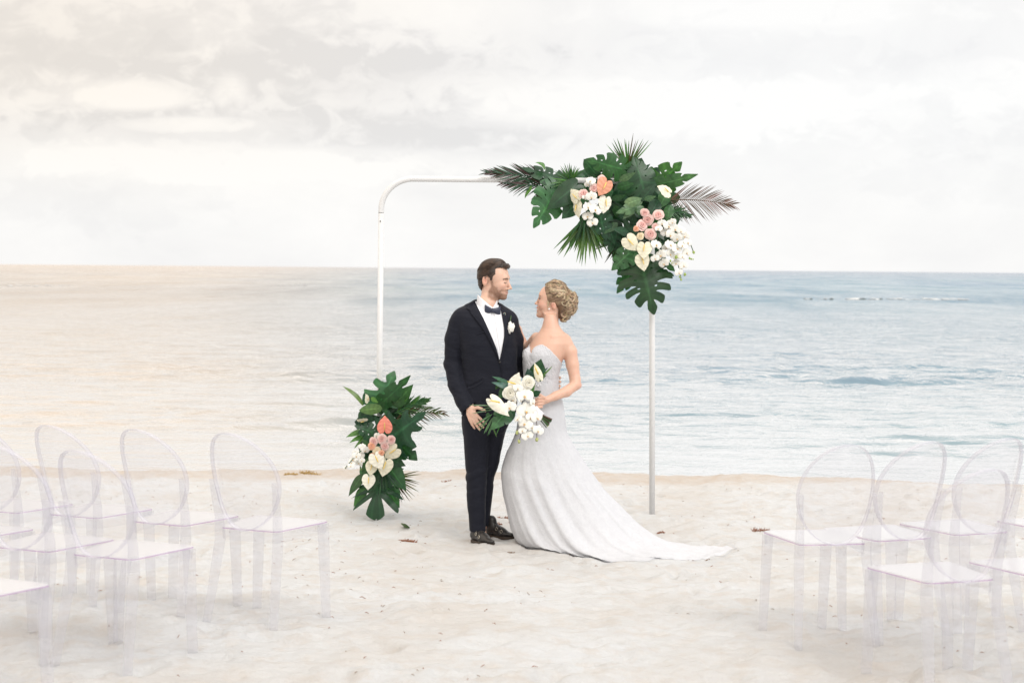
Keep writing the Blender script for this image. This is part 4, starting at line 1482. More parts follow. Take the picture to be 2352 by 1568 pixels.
class Field:
    def __init__(s, xs, ys, zs):
        s.xs, s.ys, s.zs = xs, ys, zs
        s.D = np.full((len(xs), len(ys), len(zs)), 0.08, np.float32)
        s.O, s.B = np.zeros(3), np.eye(3)

    def frame(s, O=(0, 0, 0), B=None):
        s.O, s.B = np.asarray(O, float), (np.eye(3) if B is None else np.asarray(B, float))   # rows of B: local axes in world

    def w(s, p):
        return s.O + np.asarray(p, float) @ s.B

    def _sub(s, lo, hi):
        sl = []
        for ax, a, b_ in ((s.xs, lo[0], hi[0]), (s.ys, lo[1], hi[1]), (s.zs, lo[2], hi[2])):
            i, j = np.searchsorted(ax, a), np.searchsorted(ax, b_)
            sl.append(slice(max(0, i - 1), min(len(ax), j + 1)))
        X = s.xs[sl[0]][:, None, None]
        Y = s.ys[sl[1]][None, :, None]
        Z = s.zs[sl[2]][None, None, :]
        return tuple(sl), X, Y, Z

    def put(s, fn, lo, hi, k=0.0, mode='add'):
        pad = max(k * 1.3, 0.012)
        sl, X, Y, Z = s._sub(np.asarray(lo) - pad, np.asarray(hi) + pad)
        if X.size == 0 or Y.size == 0 or Z.size == 0: return
        d = fn(X, Y, Z).astype(np.float32)
        a = s.D[sl]
        if mode == 'add':
            if k > 0:
                h = np.clip(0.5 + 0.5 * (a - d) / k, 0, 1)
                s.D[sl] = a * (1 - h) + d * h - k * h * (1 - h)
            else:
                s.D[sl] = np.minimum(a, d)
        else:                                                       # carve
            if k > 0:
                h = np.clip(0.5 - 0.5 * (a + d) / k, 0, 1)
                s.D[sl] = a * (1 - h) + (-d) * h + k * h * (1 - h)
            else:
                s.D[sl] = np.maximum(a, -d)

    def ell(s, c, r, k=0.0, mode='add', rot=None):
        """ellipsoid in the current frame; rot: extra 3x3 (rows: its axes in the frame)"""
        c = s.w(c)
        B = s.B if rot is None else np.asarray(rot) @ s.B
        r = np.asarray(r, float)

        def fn(X, Y, Z):
            q = [((X - c[0]) * B[i, 0] + (Y - c[1]) * B[i, 1] + (Z - c[2]) * B[i, 2]) / r[i] for i in range(3)]
            k0 = np.sqrt(q[0] ** 2 + q[1] ** 2 + q[2] ** 2)
            k1 = np.sqrt((q[0] / r[0]) ** 2 + (q[1] / r[1]) ** 2 + (q[2] / r[2]) ** 2) + 1e-9
            return k0 * (k0 - 1) / k1
        m = r.max()
        s.put(fn, c - m, c + m, k, mode)

    def cap(s, a, b_, ra, rb, k=0.0, mode='add', flat=None, fs=1.0):
        """tapered capsule; flat: frame direction squashed by factor fs"""
        a, b_ = s.w(a), s.w(b_)
        ab = b_ - a
        L2 = float(ab @ ab) + 1e-12
        fd = None
        if flat is not None:
            fd = np.asarray(flat, float) @ s.B
            fd = fd / np.linalg.norm(fd)

        def fn(X, Y, Z):
            t = np.clip(((X - a[0]) * ab[0] + (Y - a[1]) * ab[1] + (Z - a[2]) * ab[2]) / L2, 0, 1)
            dx, dy, dz = X - a[0] - t * ab[0], Y - a[1] - t * ab[1], Z - a[2] - t * ab[2]
            r2 = dx * dx + dy * dy + dz * dz
            if fd is not None:
                c = dx * fd[0] + dy * fd[1] + dz * fd[2]
                r2 = r2 + c * c * (1 / fs ** 2 - 1)
            return np.sqrt(r2) - (ra + (rb - ra) * t)
        m = max(ra, rb)
        s.put(fn, np.minimum(a, b_) - m, np.maximum(a, b_) + m, k, mode)

    def chain(s, pts, rs, k=0.01, k0=None, flat=None, fs=1.0):
        for i in range(len(pts) - 1):
            s.cap(pts[i], pts[i + 1], rs[i], rs[i + 1], k0 if (i == 0 and k0 is not None) else k, flat=flat, fs=fs)

    def loft(s, rows, k=0.0, n=2.3, clip=True, grow=0.0):
        """rows: (z, x0, x1, yc, ry): horizontal superellipse sections"""
        rows = sorted(rows)
        R = np.array(rows, float)
        z0, z1 = R[0, 0], R[-1, 0]
        zz = s.zs

        def fn(X, Y, Z):
            z = Z[0, 0]
            x0, x1 = np.interp(z, R[:, 0], R[:, 1]), np.interp(z, R[:, 0], R[:, 2])
            yc, ry = np.interp(z, R[:, 0], R[:, 3]), np.interp(z, R[:, 0], R[:, 4])
            cx, rx = (x0 + x1) / 2, (x1 - x0) / 2
            q = (np.abs((X - cx) / rx) ** n + np.abs((Y - yc) / ry) ** n) ** (1 / n)
            d = (q - 1) * np.minimum(rx, ry) - grow
            if clip:
                d = np.maximum(d, np.maximum(Z - z1, z0 - Z))
            return d
        s.put(fn, (R[:, 1].min() - grow, (R[:, 3] - R[:, 4]).min() - grow, z0), (R[:, 2].max() + grow, (R[:, 3] + R[:, 4]).max() + grow, z1), k)

    def mesh(s):
        D = s.D
        neg = D < 0
        c = neg[:-1, :-1, :-1].astype(np.uint8)
        cnt = np.zeros(tuple(n - 1 for n in D.shape), np.uint8)
        nx, ny, nz = cnt.shape
        for i in (0, 1):
            for j in (0, 1):
                for l in (0, 1):
                    cnt += neg[i:nx + i, j:ny + j, l:nz + l]
        act = (cnt > 0) & (cnt < 8)
        I, J, K = np.nonzero(act)
        idx = np.full(cnt.shape, -1, np.int32)
        idx[I, J, K] = np.arange(len(I))
        corners = [(i, j, l) for i in (0, 1) for j in (0, 1) for l in (0, 1)]
        val = {cn: D[I + cn[0], J + cn[1], K + cn[2]] for cn in corners}
        acc = np.zeros((len(I), 3))
        n = np.zeros(len(I))
        for a in corners:
            for ax in range(3):
                if a[ax] == 0:
                    b_ = list(a); b_[ax] = 1; b_ = tuple(b_)
                    va, vb = val[a], val[b_]
                    m = (va < 0) != (vb < 0)
                    t = np.where(m, va / np.where(m, va - vb, 1), 0)
                    p = np.array(a, float)[None, :].repeat(len(I), 0)
                    p[:, ax] = t
                    acc += p * m[:, None]
                    n += m
        fr = acc / n[:, None]
        V = np.stack([s.xs[I] + fr[:, 0] * (s.xs[I + 1] - s.xs[I]), s.ys[J] + fr[:, 1] * (s.ys[J + 1] - s.ys[J]), s.zs[K] + fr[:, 2] * (s.zs[K + 1] - s.zs[K])], 1)
        Fs = []
        for ax in range(3):
            sl0 = [slice(1, -1)] * 3; sl1 = [slice(1, -1)] * 3
            sl0[ax] = slice(0, -1); sl1[ax] = slice(1, None)
            a, b_ = neg[tuple(sl0)], neg[tuple(sl1)]
            E = np.nonzero(a != b_)
            P = [e + (0 if i == ax else 1) for i, e in enumerate(E)]
            u, v = [(1, 2), (2, 0), (0, 1)][ax]
            q = []
            for (du, dv) in ((0, 0), (-1, 0), (-1, -1), (0, -1)):
                c_ = [P[0].copy(), P[1].copy(), P[2].copy()]
                c_[u] = c_[u] + du
                c_[v] = c_[v] + dv
                q.append(idx[c_[0], c_[1], c_[2]])
            q = np.stack(q, 1)
            fl = ~a[E]
            q[fl] = q[fl][:, ::-1]
            Fs.append(q)
        Fq = np.concatenate(Fs)
        Fq = Fq[(Fq >= 0).all(1)][:, ::-1]
        return V, Fq

    def front_y(s, x, z):
        """depth of the first surface met looking along +Y"""
        i = int(np.clip(np.searchsorted(s.xs, x), 1, len(s.xs) - 1))
        k = int(np.clip(np.searchsorted(s.zs, z), 1, len(s.zs) - 1))
        fx = (x - s.xs[i - 1]) / (s.xs[i] - s.xs[i - 1])
        fz = (z - s.zs[k - 1]) / (s.zs[k] - s.zs[k - 1])
        c = (s.D[i - 1, :, k - 1] * (1 - fx) + s.D[i, :, k - 1] * fx) * (1 - fz) + (s.D[i - 1, :, k] * (1 - fx) + s.D[i, :, k] * fx) * fz
        m = np.nonzero(c < 0)[0]
        if len(m) == 0: return None
        j = m[0]
        if j == 0: return s.ys[0]
        t = c[j - 1] / (c[j - 1] - c[j])
        return s.ys[j - 1] + t * (s.ys[j] - s.ys[j - 1])


def poly_sd(P, x, y):
    """signed distance to a polygon, negative inside"""
    P = np.asarray(P, float)
    x, y = np.broadcast_arrays(x, y)
    d = np.full(x.shape, 1e9)
    sg = np.ones(x.shape)
    for i in range(len(P)):
        a, b_ = P[i - 1], P[i]
        ex, ey = b_[0] - a[0], b_[1] - a[1]
        wx, wy = x - a[0], y - a[1]
        t = np.clip((wx * ex + wy * ey) / (ex * ex + ey * ey + 1e-12), 0, 1)
        d = np.minimum(d, (wx - ex * t) ** 2 + (wy - ey * t) ** 2)
        c1, c2 = (y >= a[1]), (y < b_[1])
        c3 = ex * wy > ey * wx
        fl = (c1 & c2 & c3) | (~c1 & ~c2 & ~c3)
        sg = np.where(fl, -sg, sg)
    return sg * np.sqrt(d)


def n3(V, s, seed=0):
    x, y, z = V[:, 0] * s, V[:, 1] * s, V[:, 2] * s
    return (fbm(x + 0.37 * z, y - 0.21 * z, seed, 3) + fbm(z + 31.7, x * 0.83 + y * 0.55, seed + 9, 3)) * 0.7


def vnormals(V, Fq):
    a, b_, c = V[Fq[:, 0]], V[Fq[:, 1]], V[Fq[:, 2]]
    n = np.cross(b_ - a, c - a)
    N_ = np.zeros_like(V)
    for k in range(Fq.shape[1]):
        np.add.at(N_, Fq[:, k], n)
    return N_ / (np.linalg.norm(N_, axis=1, keepdims=True) + 1e-12)


def relax(V, Fq, it=1, f=0.5):
    for _ in range(it):
        S, n = np.zeros_like(V), np.zeros(len(V))
        for k in range(4):
            a, b_ = Fq[:, k], Fq[:, (k + 1) % 4]
            np.add.at(S, a, V[b_]); np.add.at(n, a, 1)
            np.add.at(S, b_, V[a]); np.add.at(n, b_, 1)
        V = V * (1 - f) + f * S / np.maximum(n, 1)[:, None]
    return V


def rows(data, dy=0.0):
    """(py, left, right, ry[, dy]) photograph rows to loft sections at the couple's depth"""
    out = []
    for r in data:
        py, l, rr, ry = r[:4]
        y = PY + dy + (r[4] if len(r) > 4 else 0)
        a, b_ = W(l, py, y), W(rr, py, y)
        out.append(((a[2] + b_[2]) / 2, a[0], b_[0], y, ry))
    return out


def Q(px, py, dy=0.0):
    return W(px, py, PY + dy)


PXM = PY / F_PX                     # metres per photograph pixel at the couple

# ---- materials


def m_skin(N, b, t):
    c = colattr(N)
    n = N.noise(objco(N), 60, 3, 0.6)
    N.put(b.inputs['Base Color'], N.mix(N.math('MULTIPLY', n, 0.25), c, N.mix(1.0, c, (0.92, 0.72, 0.66, 1), 'MULTIPLY')))
    b.inputs['Subsurface Weight'].default_value = 0.18
    b.inputs['Subsurface Radius'].default_value = (0.012, 0.005, 0.003)
    b.inputs['Subsurface Scale'].default_value = 1.0


M_SKIN = material('skin', (0.6, 0.4, 0.3), 0.48, m_skin)


def m_suit(N, b, t):
    co = objco(N)
    n = N.noise(co, 900, 2, 0.5)
    N.put(b.inputs['Base Color'], N.ramp(n, [(0.3, (0.005, 0.006, 0.011)), (0.7, (0.010, 0.0115, 0.021))]))
    b.inputs['Sheen Weight'].default_value = 0.03
    b.inputs['Specular IOR Level'].default_value = 0.22
    b.inputs['Sheen Roughness'].default_value = 0.5
    w = N.noise(N.n('ShaderNodeMapping', Vector=co, Scale=(6, 6, 14)).outputs[0], 1.0, 3, 0.5, 0.5)
    bump(N, b, w, 0.35, 0.03)


M_SUIT = material('black wool suiting', (0.012, 0.013, 0.02), 0.75, m_suit)


def m_shirt(N, b, t):
    co = objco(N)
    w = N.noise(N.n('ShaderNodeMapping', Vector=co, Scale=(22, 22, 5)).outputs[0], 1.0, 3, 0.5, 0.3)
    bump(N, b, w, 0.3, 0.012)


M_SHIRT = material('white cotton shirt', (0.78, 0.79, 0.83), 0.7, m_shirt)
M_BOW = material('midnight blue bow tie silk', (0.022, 0.028, 0.055), 0.45)


def m_leather(N, b, t):
    n = N.noise(objco(N), 45, 4, 0.6)
    N.put(b.inputs['Roughness'], N.ramp(n, [(0.3, (0.22,) * 3), (0.7, (0.45,) * 3)]))
    N.put(b.inputs['Base Color'], N.ramp(n, [(0.3, (0.012, 0.012, 0.014)), (0.75, (0.045, 0.038, 0.032))]))
    bump(N, b, n, 0.35, 0.006)


M_LEATHER = material('black polished leather', (0.015, 0.015, 0.017), 0.3, m_leather)
M_METAL = material('brushed metal buckle', (0.55, 0.5, 0.42), 0.3, Metallic=1.0)


def m_hair(N, b, t):
    c = colattr(N)
    co = objco(N)
    w = N.noise(N.n('ShaderNodeMapping', Vector=co, Rotation=(0, 0.5, 0), Scale=(60, 160, 420)).outputs[0], 1.0, 4, 0.6, 0.8)
    c2 = N.mix(1.0, c, N.ramp(w, [(0.3, (0.45, 0.42, 0.40)), (0.5, (1.0, 0.95, 0.9)), (0.72, (1.7, 1.55, 1.35))]), 'MULTIPLY')
    N.put(b.inputs['Base Color'], c2)
    bump(N, b, w, 0.6, 0.004)


M_HAIR = material('hair', (0.1, 0.06, 0.04), 0.42, m_hair)


def lace(name, base, scale, fac):
    def f(N, b, t):
        co = objco(N)
        n = N.noise(co, scale, 4, 0.7)
        v = N.n('ShaderNodeTexVoronoi', {'feature': 'F1'}, Vector=co, Scale=scale * 0.75)
        flower = N.noise(co, 26, 3, 0.6, 1.2)
        c = N.ramp(n, [(0.30, tuple(x * (1 - fac) for x in base)), (0.60, base)])
        c = N.mix(N.ramp(flower, [(0.48, (0,) * 3), (0.56, (0.28,) * 3)]), c, (0.62, 0.63, 0.655, 1))
        N.put(b.inputs['Base Color'], c)
        spark = N.ramp(v.outputs['Distance'], [(0.10, (1,) * 3), (0.16, (0,) * 3)])
        N.put(b.inputs['Roughness'], N.ramp(spark, [(0, (0.75,) * 3), (1, (0.18,) * 3)]))
        h = N.math('ADD', N.math('MULTIPLY', n, 0.7), N.math('MULTIPLY', flower, 0.8))
        bump(N, b, h, 0.55, 0.006)
        b.inputs['Subsurface Weight'].default_value = 0.0
    return material(name, base, 0.7, f)


M_LACE = lace('white beaded lace', (0.56, 0.57, 0.60), 210, 0.10)
M_BODICE = lace('silvery beaded bodice', (0.60, 0.605, 0.64), 150, 0.26)
M_BEAD = material('glass bead', (0.9, 0.9, 0.93), 0.12)
M_PEARL = material('pearl', (0.85, 0.83, 0.80), 0.2)

SKIN_M = np.array([0.65, 0.435, 0.335])
SKIN_F = np.array([0.64, 0.41, 0.31])


def lerp(a, b_, f):
    f = np.asarray(f)[:, None]
    return a * (1 - f) + np.asarray(b_) * f


def fingers(fd, pts_list, k=0.004):
    for pts, rs in pts_list:
        fd.chain(pts, rs, k=0.002, k0=k)


# ================================================================= groom
def build_groom():
    g0 = Q(1108, 1252)
    fx_, fy_ = g0[0], PY
    root = empty('person', (fx_, fy_, gz(fx_, fy_)))
    tag(root, 'bearded dark-haired groom in a black suit and bow tie, looking at the bride', 'person')

    # head frame: x forward (to the right and a little towards the camera), y towards the camera, z up
    a = math.radians(17)
    B = np.array([[math.cos(a), -math.sin(a), 0], [-math.sin(a), -math.cos(a), 0], [0, 0, 1]])
    ear = Q(1115, 644, -0.02)
    HO = ear - 0.072 * B[1]
    s = PXM / 12.8
    cf = lambda u, v: ((u - 630) * s / 0.955, (717 - v) * s)

    z0 = W(1108, 1262, PY)[2]
    zh = Q(1108, 600)[2] + 0.02
    zw = Q(1108, 1000)[2]
    f = Field(seg_axis((Q(1012, 900)[0], Q(1300, 900)[0], 0.0034)), seg_axis((PY - 0.20, PY + 0.30, 0.0036)),
              seg_axis((z0 - 0.02, zw, 0.009), (zw, zh, 0.0034)))
    # --- head
    f.frame(HO, B)
    f.ell((0.028, 0, 0.042), (0.094, 0.073, 0.079))
    f.ell((0.078, 0, 0.0), (0.052, 0.060, 0.082), 0.03)
    f.ell((0.066, 0, -0.065), (0.050, 0.054, 0.045), 0.03)
    f.ell((0.098, 0, -0.106), (0.024, 0.026, 0.020), 0.02)
    f.cap((0.118, -0.030, 0.018), (0.118, 0.030, 0.018), 0.013, 0.013, 0.015)
    f.ell((0.093, 0.040, -0.032), (0.026, 0.020, 0.020), 0.02)
    f.ell((0.093, -0.040, -0.032), (0.026, 0.020, 0.020), 0.02)
    f.ell((0.108, 0, -0.074), (0.018, 0.030, 0.020), 0.015)
    for sd_ in (-1, 1):
        f.ell((0.132, sd_ * 0.030, -0.008), (0.014, 0.016, 0.011), 0.010, 'carve')
        f.ell((0.110, sd_ * 0.030, -0.010), (0.015, 0.017, 0.013), 0.004)
    f.cap((0.124, 0, 0.004), (0.143, 0, -0.042), 0.0075, 0.0095, 0.010)
    f.ell((0.147, 0, -0.0495), (0.0098, 0.010, 0.0085), 0.006)
    for sd_ in (-1, 1):
        f.ell((0.132, sd_ * 0.013, -0.053), (0.011, 0.007, 0.007), 0.005)
    f.cap((0.118, -0.016, -0.074), (0.118, 0.016, -0.074), 0.0055, 0.0055, 0.006)
    f.ell((0.122, 0, -0.074), (0.007, 0.012, 0.0045), 0.004)
    f.cap((0.116, -0.013, -0.084), (0.116, 0.013, -0.084), 0.0065, 0.0065, 0.006)
    f.cap((0.122, 0.022, -0.0785), (0.128, 0.0, -0.0785), 0.0014, 0.0014, 0.004, 'carve')
    for sd_ in (-1, 1):                                              # ears
        f.ell((-0.004, sd_ * 0.073, -0.002), (0.018, 0.008, 0.033), 0.006)
        f.ell((0.000, sd_ * 0.080, 0.004), (0.009, 0.006, 0.019), 0.004, 'carve')
    # --- neck, torso
    f.cap((0.010, 0, -0.055), (0.002, 0, -0.17), 0.054, 0.060, 0.03)
    f.frame()
    f.loft(rows([(712, 1062, 1166, 0.055), (722, 1050, 1174, 0.075), (750, 1055, 1180, 0.10), (820, 1062, 1182, 0.108), (880, 1068, 1182, 0.10),
                 (940, 1070, 1168, 0.09), (985, 1076, 1156, 0.08)]), 0.03)
    f.cap(Q(1118, 700), Q(1114, 730), 0.06, 0.07, 0.03)
    # right arm (picture left), hanging
    f.chain([Q(1056, 738), Q(1044, 790), Q(1041, 842, 0.01), Q(1060, 900, -0.05), Q(1080, 934, -0.12)],
            [0.048, 0.042, 0.036, 0.034, 0.024], 0.02)
    # left arm, round the bride's waist
    f.chain([Q(1170, 740, 0.02), Q(1184, 790, 0.06), Q(1192, 838, 0.10), Q(1225, 868, 0.150), Q(1262, 876, 0.150)],
            [0.048, 0.042, 0.036, 0.032, 0.023], 0.02)
    # legs
    f.chain([Q(1095, 960), Q(1094, 1090, -0.02), Q(1098, 1215, 0.0), Q(1100, 1240, 0.0)], [0.055, 0.045, 0.036, 0.036], 0.02)
    f.chain([Q(1136, 960, 0.03), Q(1120, 1080, 0.06), Q(1117, 1125, 0.075), Q(1110, 1200, 0.095), Q(1114, 1226, 0.10)], [0.052, 0.036, 0.032, 0.027, 0.027], 0.02)
    # --- right hand, seen from the back, fingers down along the thigh
    h = -0.135
    f.cap(Q(1079, 932, h + 0.01), Q(1084, 948, h), 0.022, 0.026, 0.012, flat=(0, 1, 0), fs=0.62)
    f.cap(Q(1080, 944, h), Q(1089, 955, h), 0.025, 0.024, 0.012, flat=(0, 1, 0), fs=0.55)
    fing = [([(1074, 950), (1079, 964), (1084, 974), (1090, 983)], 0.0092),
            ([(1080.5, 955), (1088.5, 968), (1095.5, 978), (1102, 986.5)], 0.0098),
            ([(1087, 955), (1096, 966.5), (1104, 975.5), (1110, 981)], 0.0098),
            ([(1092.5, 951), (1102.5, 960.5), (1110, 967.5), (1115.5, 972.5)], 0.0092)]
    for i, (pl, r) in enumerate(fing):
        d = [h, h - 0.004, h + 0.002, h + 0.012]
        f.chain([Q(x, y, dd) for (x, y), dd in zip(pl, d)], [r * 1.08, r * 1.0, r * 0.92, r * 0.74], 0.0012, 0.006)
    f.chain([Q(1088, 938, h), Q(1097.5, 935.5, h - 0.012), Q(1107, 939, h - 0.016), Q(1115, 943.5, h - 0.012)], [0.012, 0.0105, 0.0095, 0.0075], 0.002, 0.008)
    # --- left hand on the bride's waist, fingertips coming round her side
    f.cap(Q(1262, 876, 0.150), Q(1272, 878, 0.125), 0.022, 0.022, 0.01, flat=(0, 1, 0.3), fs=0.6)
    for i, (x, y, dd) in enumerate([(1286.0, 867.5, 0.03), (1286.0, 876.8, 0.01), (1285, 886.2, 0.01), (1284, 894.5, 0.02)]):
        f.chain([Q(1272, 868 + i * 6.2, 0.115), Q(1283.5, y - 1, 0.095), Q(x, y, dd)], [0.0105, 0.0105, 0.0100], 0.001, 0.004)
    V, Fq = f.mesh()
    V = relax(V, Fq, 1, 0.35)
    L = (V - HO) @ B.T
    ff, ll, uu = L[:, 0], L[:, 1], L[:, 2]
    C = np.repeat(SKIN_M[None], len(V), 0)
    inhead = (uu > -0.14) & (ff > -0.12) & (np.abs(ll) < 0.12) & (ff < 0.2)
    cheek = np.exp(-((ff - 0.10) ** 2 + (uu + 0.035) ** 2 + (np.abs(ll) - 0.04) ** 2) / 0.026 ** 2)
    C = lerp(C, (0.62, 0.30, 0.22), np.where(inhead, cheek * 0.45, 0))
    nose = np.exp(-((ff - 0.148) ** 2 + (uu + 0.048) ** 2) / 0.014 ** 2)
    C = lerp(C, (0.62, 0.30, 0.22), np.where(inhead, nose * 0.2, 0))
    earm = np.exp(-((ff + 0.004) ** 2 + (uu) ** 2) / 0.028 ** 2) * (np.abs(ll) > 0.068)
    C = lerp(C, (0.66, 0.30, 0.22), np.where(inhead, earm * 0.55, 0))
    beard = [cf(*p) for p in [(760, 650), (765, 930), (690, 1030), (700, 1190), (800, 1270), (930, 1330), (1130, 1350), (1240, 1240), (1215, 1125),
                              (1130, 1130), (1050, 1085), (1065, 1045), (1180, 1040), (1250, 1045), (1250, 1000), (1180, 985), (1070, 985), (1000, 1010), (950, 930), (850, 850), (825, 650)]]
    bd = -poly_sd(beard, ff, uu)
    nz = n3(V, 220, 3)
    m = sstep(-0.007, 0.008, bd + nz * 0.006) * inhead * (uu > -0.135)
    C = lerp(C, (0.17, 0.085, 0.048), m * (0.74 + 0.25 * nz))
    brow = sstep(0.0062, 0.0030, np.abs(uu - 0.0125 + 3.5 * (np.abs(ll) - 0.03) ** 2 * 4)) * (np.abs(ll) > 0.010) * (np.abs(ll) < 0.050) * (ff > 0.085)
    C = lerp(C, (0.07, 0.04, 0.028), brow * 0.85 * inhead)
    # downcast lids: a dark lash line
    lash = sstep(0.0042, 0.0018, np.abs(uu + 0.0165 - 12 * (np.abs(ll) - 0.031) ** 2)) * (np.abs(np.abs(ll) - 0.031) < 0.015) * (ff > 0.10)
    C = lerp(C, (0.05, 0.03, 0.025), lash * 0.9 * inhead)
    lips = sstep(0.0085, 0.005, np.abs(uu + 0.079)) * (np.abs(ll) < 0.024) * (ff > 0.108)
    C = lerp(C, (0.50, 0.22, 0.18), lips * 0.5 * inhead)
    ml = sstep(0.0022, 0.0008, np.abs(uu + 0.0785 - 8 * ll ** 2)) * (np.abs(ll) < 0.026) * (ff > 0.105)
    C = lerp(C, (0.16, 0.05, 0.04), ml * 0.9 * inhead)
    nost = np.exp(-((ff - 0.135) ** 2 + (uu + 0.059) ** 2 + (np.abs(ll) - 0.008) ** 2) / 0.005 ** 2)
    C = lerp(C, (0.18, 0.06, 0.05), nost * 0.8 * inhead)
    conch = np.exp(-((ff - 0.003) ** 2 / 0.007 ** 2 + (uu - 0.002) ** 2 / 0.016 ** 2)) * (np.abs(ll) > 0.068)
    C = lerp(C, (0.45, 0.17, 0.12), conch * 0.5 * inhead)  # shade in the ear hollow painted into the skin colour
    mesh_obj('body', V, Fq, M_SKIN, root, attrs={'Col': C})

    # --- hair
    fh = Field(seg_axis((HO[0] - 0.13, HO[0] + 0.18, 0.0027)), seg_axis((HO[1] - 0.13, HO[1] + 0.13, 0.0027)), seg_axis((HO[2] - 0.10, HO[2] + 0.16, 0.0027)))
    fh.frame(HO, B)
    fh.ell((0.026, 0, 0.042), (0.103, 0.079, 0.087))
    fh.cap((0.060, -0.035, 0.106), (0.068, 0.030, 0.108), 0.025, 0.025, 0.03)
    fh.cap((0.114, -0.030, 0.092), (0.120, 0.022, 0.093), 0.019, 0.019, 0.02)
    fh.ell((-0.018, 0, -0.015), (0.050, 0.060, 0.062), 0.03)
    hp = [cf(*p) for p in [(1330, 40), (100, 40), (100, 700), (330, 1075), (420, 1075), (440, 1000), (505, 870), (522, 720), (545, 620), (610, 570), (690, 590), (745, 650),
                           (775, 730), (815, 700), (860, 600), (925, 520), (900, 400), (915, 355), (990, 335), (1110, 345), (1240, 405), (1330, 300)]]

    def clipf(X, Y, Z):
        x = (X - HO[0]) * B[0, 0] + (Y - HO[1]) * B[0, 1] + 0 * Z
        z = (Z - HO[2]) + 0 * x
        return -poly_sd(hp, x, z)
    fh.put(clipf, (HO[0] - 0.2, HO[1] - 0.2, HO[2] - 0.2), (HO[0] + 0.25, HO[1] + 0.2, HO[2] + 0.2), 0.004, 'carve')
    V, Fq = fh.mesh()
    Nn = vnormals(V, Fq)
    L = (V - HO) @ B.T
    # combed-back locks
    comb = fbm((L[:, 2] * 1.0 - L[:, 0] * 0.42 + 0.25 * L[:, 1]) * 95, L[:, 1] * 22 + L[:, 0] * 9, 5, 3)
    V = V + Nn * (comb[:, None] * 0.0045)
    C = np.repeat(np.array([[0.026, 0.016, 0.012]]), len(V), 0)
    C = lerp(C, (0.085, 0.048, 0.030), np.clip(comb * 1.3 + 0.1, 0, 1) * sstep(-0.02, 0.10, L[:, 2]))
    hair = mesh_obj('hair', V, Fq, M_HAIR, root, attrs={'Col': C})
    # fine strands combed up and back over the mass
    rr = np.random.default_rng(8)
    mb = MB()
    cc0, rr0 = np.array([0.026, 0, 0.044]), np.array([0.104, 0.081, 0.090])
    for i in range(420):
        th = rr.uniform(-0.1, math.pi / 2 + 0.5)
        if rr.random() < 0.35: th = rr.uniform(0.9, 2.1)
        f0 = rr.uniform(0.03, 0.118) if th > 0.75 else rr.uniform(-0.02, 0.045)
        f1 = f0 - rr.uniform(0.05, 0.10)
        dth = rr.uniform(-0.30, 0.05)
        pts = []
        for k in range(9):
            t_ = k / 8
            fx = max(f0 + (f1 - f0) * t_, -0.070)
            k_ = math.sqrt(max(0.03, 1 - ((fx - cc0[0]) / rr0[0]) ** 2))
            a_ = th + dth * t_
            zz = cc0[2] + rr0[2] * k_ * math.sin(a_) + (0.012 * sstep(0.03, 0.11, fx) + 0.006) * max(0, math.sin(a_)) - 0.03 * t_ * (th < 0.5)
            pts.append(np.array([fx, cc0[1] + rr0[1] * k_ * math.cos(a_), zz + 0.002 * math.sin(t_ * 3.1)]))
        col = np.array([(0.030, 0.018, 0.013), (0.055, 0.032, 0.021), (0.10, 0.058, 0.036)][rr.choice(3, p=[0.5, 0.35, 0.15])])
        v_, f_ = tube([HO + p @ B for p in pts], [0.0013] * 8 + [0.0004], 4)
        mb.add(v_, f_, [(*col, 1)] * len(v_))
    mb.build('strands', M_HAIR, hair)

    # --- jacket
    fj = Field(seg_axis((Q(1010, 900)[0], Q(1290, 900)[0], 0.0042)), seg_axis((PY - 0.20, PY + 0.26, 0.0042)),
               seg_axis((Q(1108, 965)[2], Q(1108, 680)[2], 0.0042)))
    fj.loft(rows([(703, 1080, 1150, 0.045), (709, 1064, 1162, 0.062), (716, 1052, 1172, 0.078), (728, 1046, 1178, 0.100), (750, 1050, 1184, 0.122), (790, 1056, 1187, 0.132),
                  (825, 1060, 1187, 0.128), (860, 1062, 1188, 0.122), (900, 1061, 1188, 0.128), (935, 1060, 1186, 0.132), (952, 1060, 1183, 0.132)]), 0.02, n=2.5)
    fj.cap(Q(1093, 700, 0.03), Q(1060, 724, 0.0), 0.034, 0.044, 0.03)
    fj.cap(Q(1140, 706, 0.03), Q(1168, 732, 0.02), 0.030, 0.044, 0.03)
    fj.cap(Q(1100, 697, 0.06), Q(1135, 700, 0.06), 0.03, 0.028, 0.02)
    fj.chain([Q(1052, 741), Q(1043, 775), Q(1040, 835, 0.01), Q(1050, 885, -0.035), Q(1065, 920, -0.085), Q(1072, 934, -0.110)],
             [0.057, 0.058, 0.057, 0.055, 0.051, 0.049], 0.014, 0.028)
    fj.chain([Q(1168, 744, 0.02), Q(1180, 780, 0.05), Q(1187, 832, 0.095), Q(1222, 866, 0.155), Q(1252, 875, 0.155)],
             [0.060, 0.060, 0.054, 0.047, 0.040], 0.014, 0.035)
    # neck opening and square cuff
    c1, c2 = Q(1092, 924, -0.12), Q(1056, 949, -0.12)
    nrm = np.array([-(c1[2] - c2[2]), 0, c1[0] - c2[0]])
    nrm = nrm / np.linalg.norm(nrm)
    if nrm[2] > 0: nrm = -nrm                                        # points down, out of the cuff
    cc = (c1 + c2) / 2
    xcut = Q(1093, 940)[0]
    ycut = PY - 0.062

    def cuff(X, Y, Z):
        d = (X - cc[0]) * nrm[0] + (Z - cc[2]) * nrm[2]
        return np.maximum(np.maximum(-d + 0 * Y, (X - xcut) + 0 * d), np.maximum((Y - ycut), -0.2 - (Y - ycut)) + 0 * d)
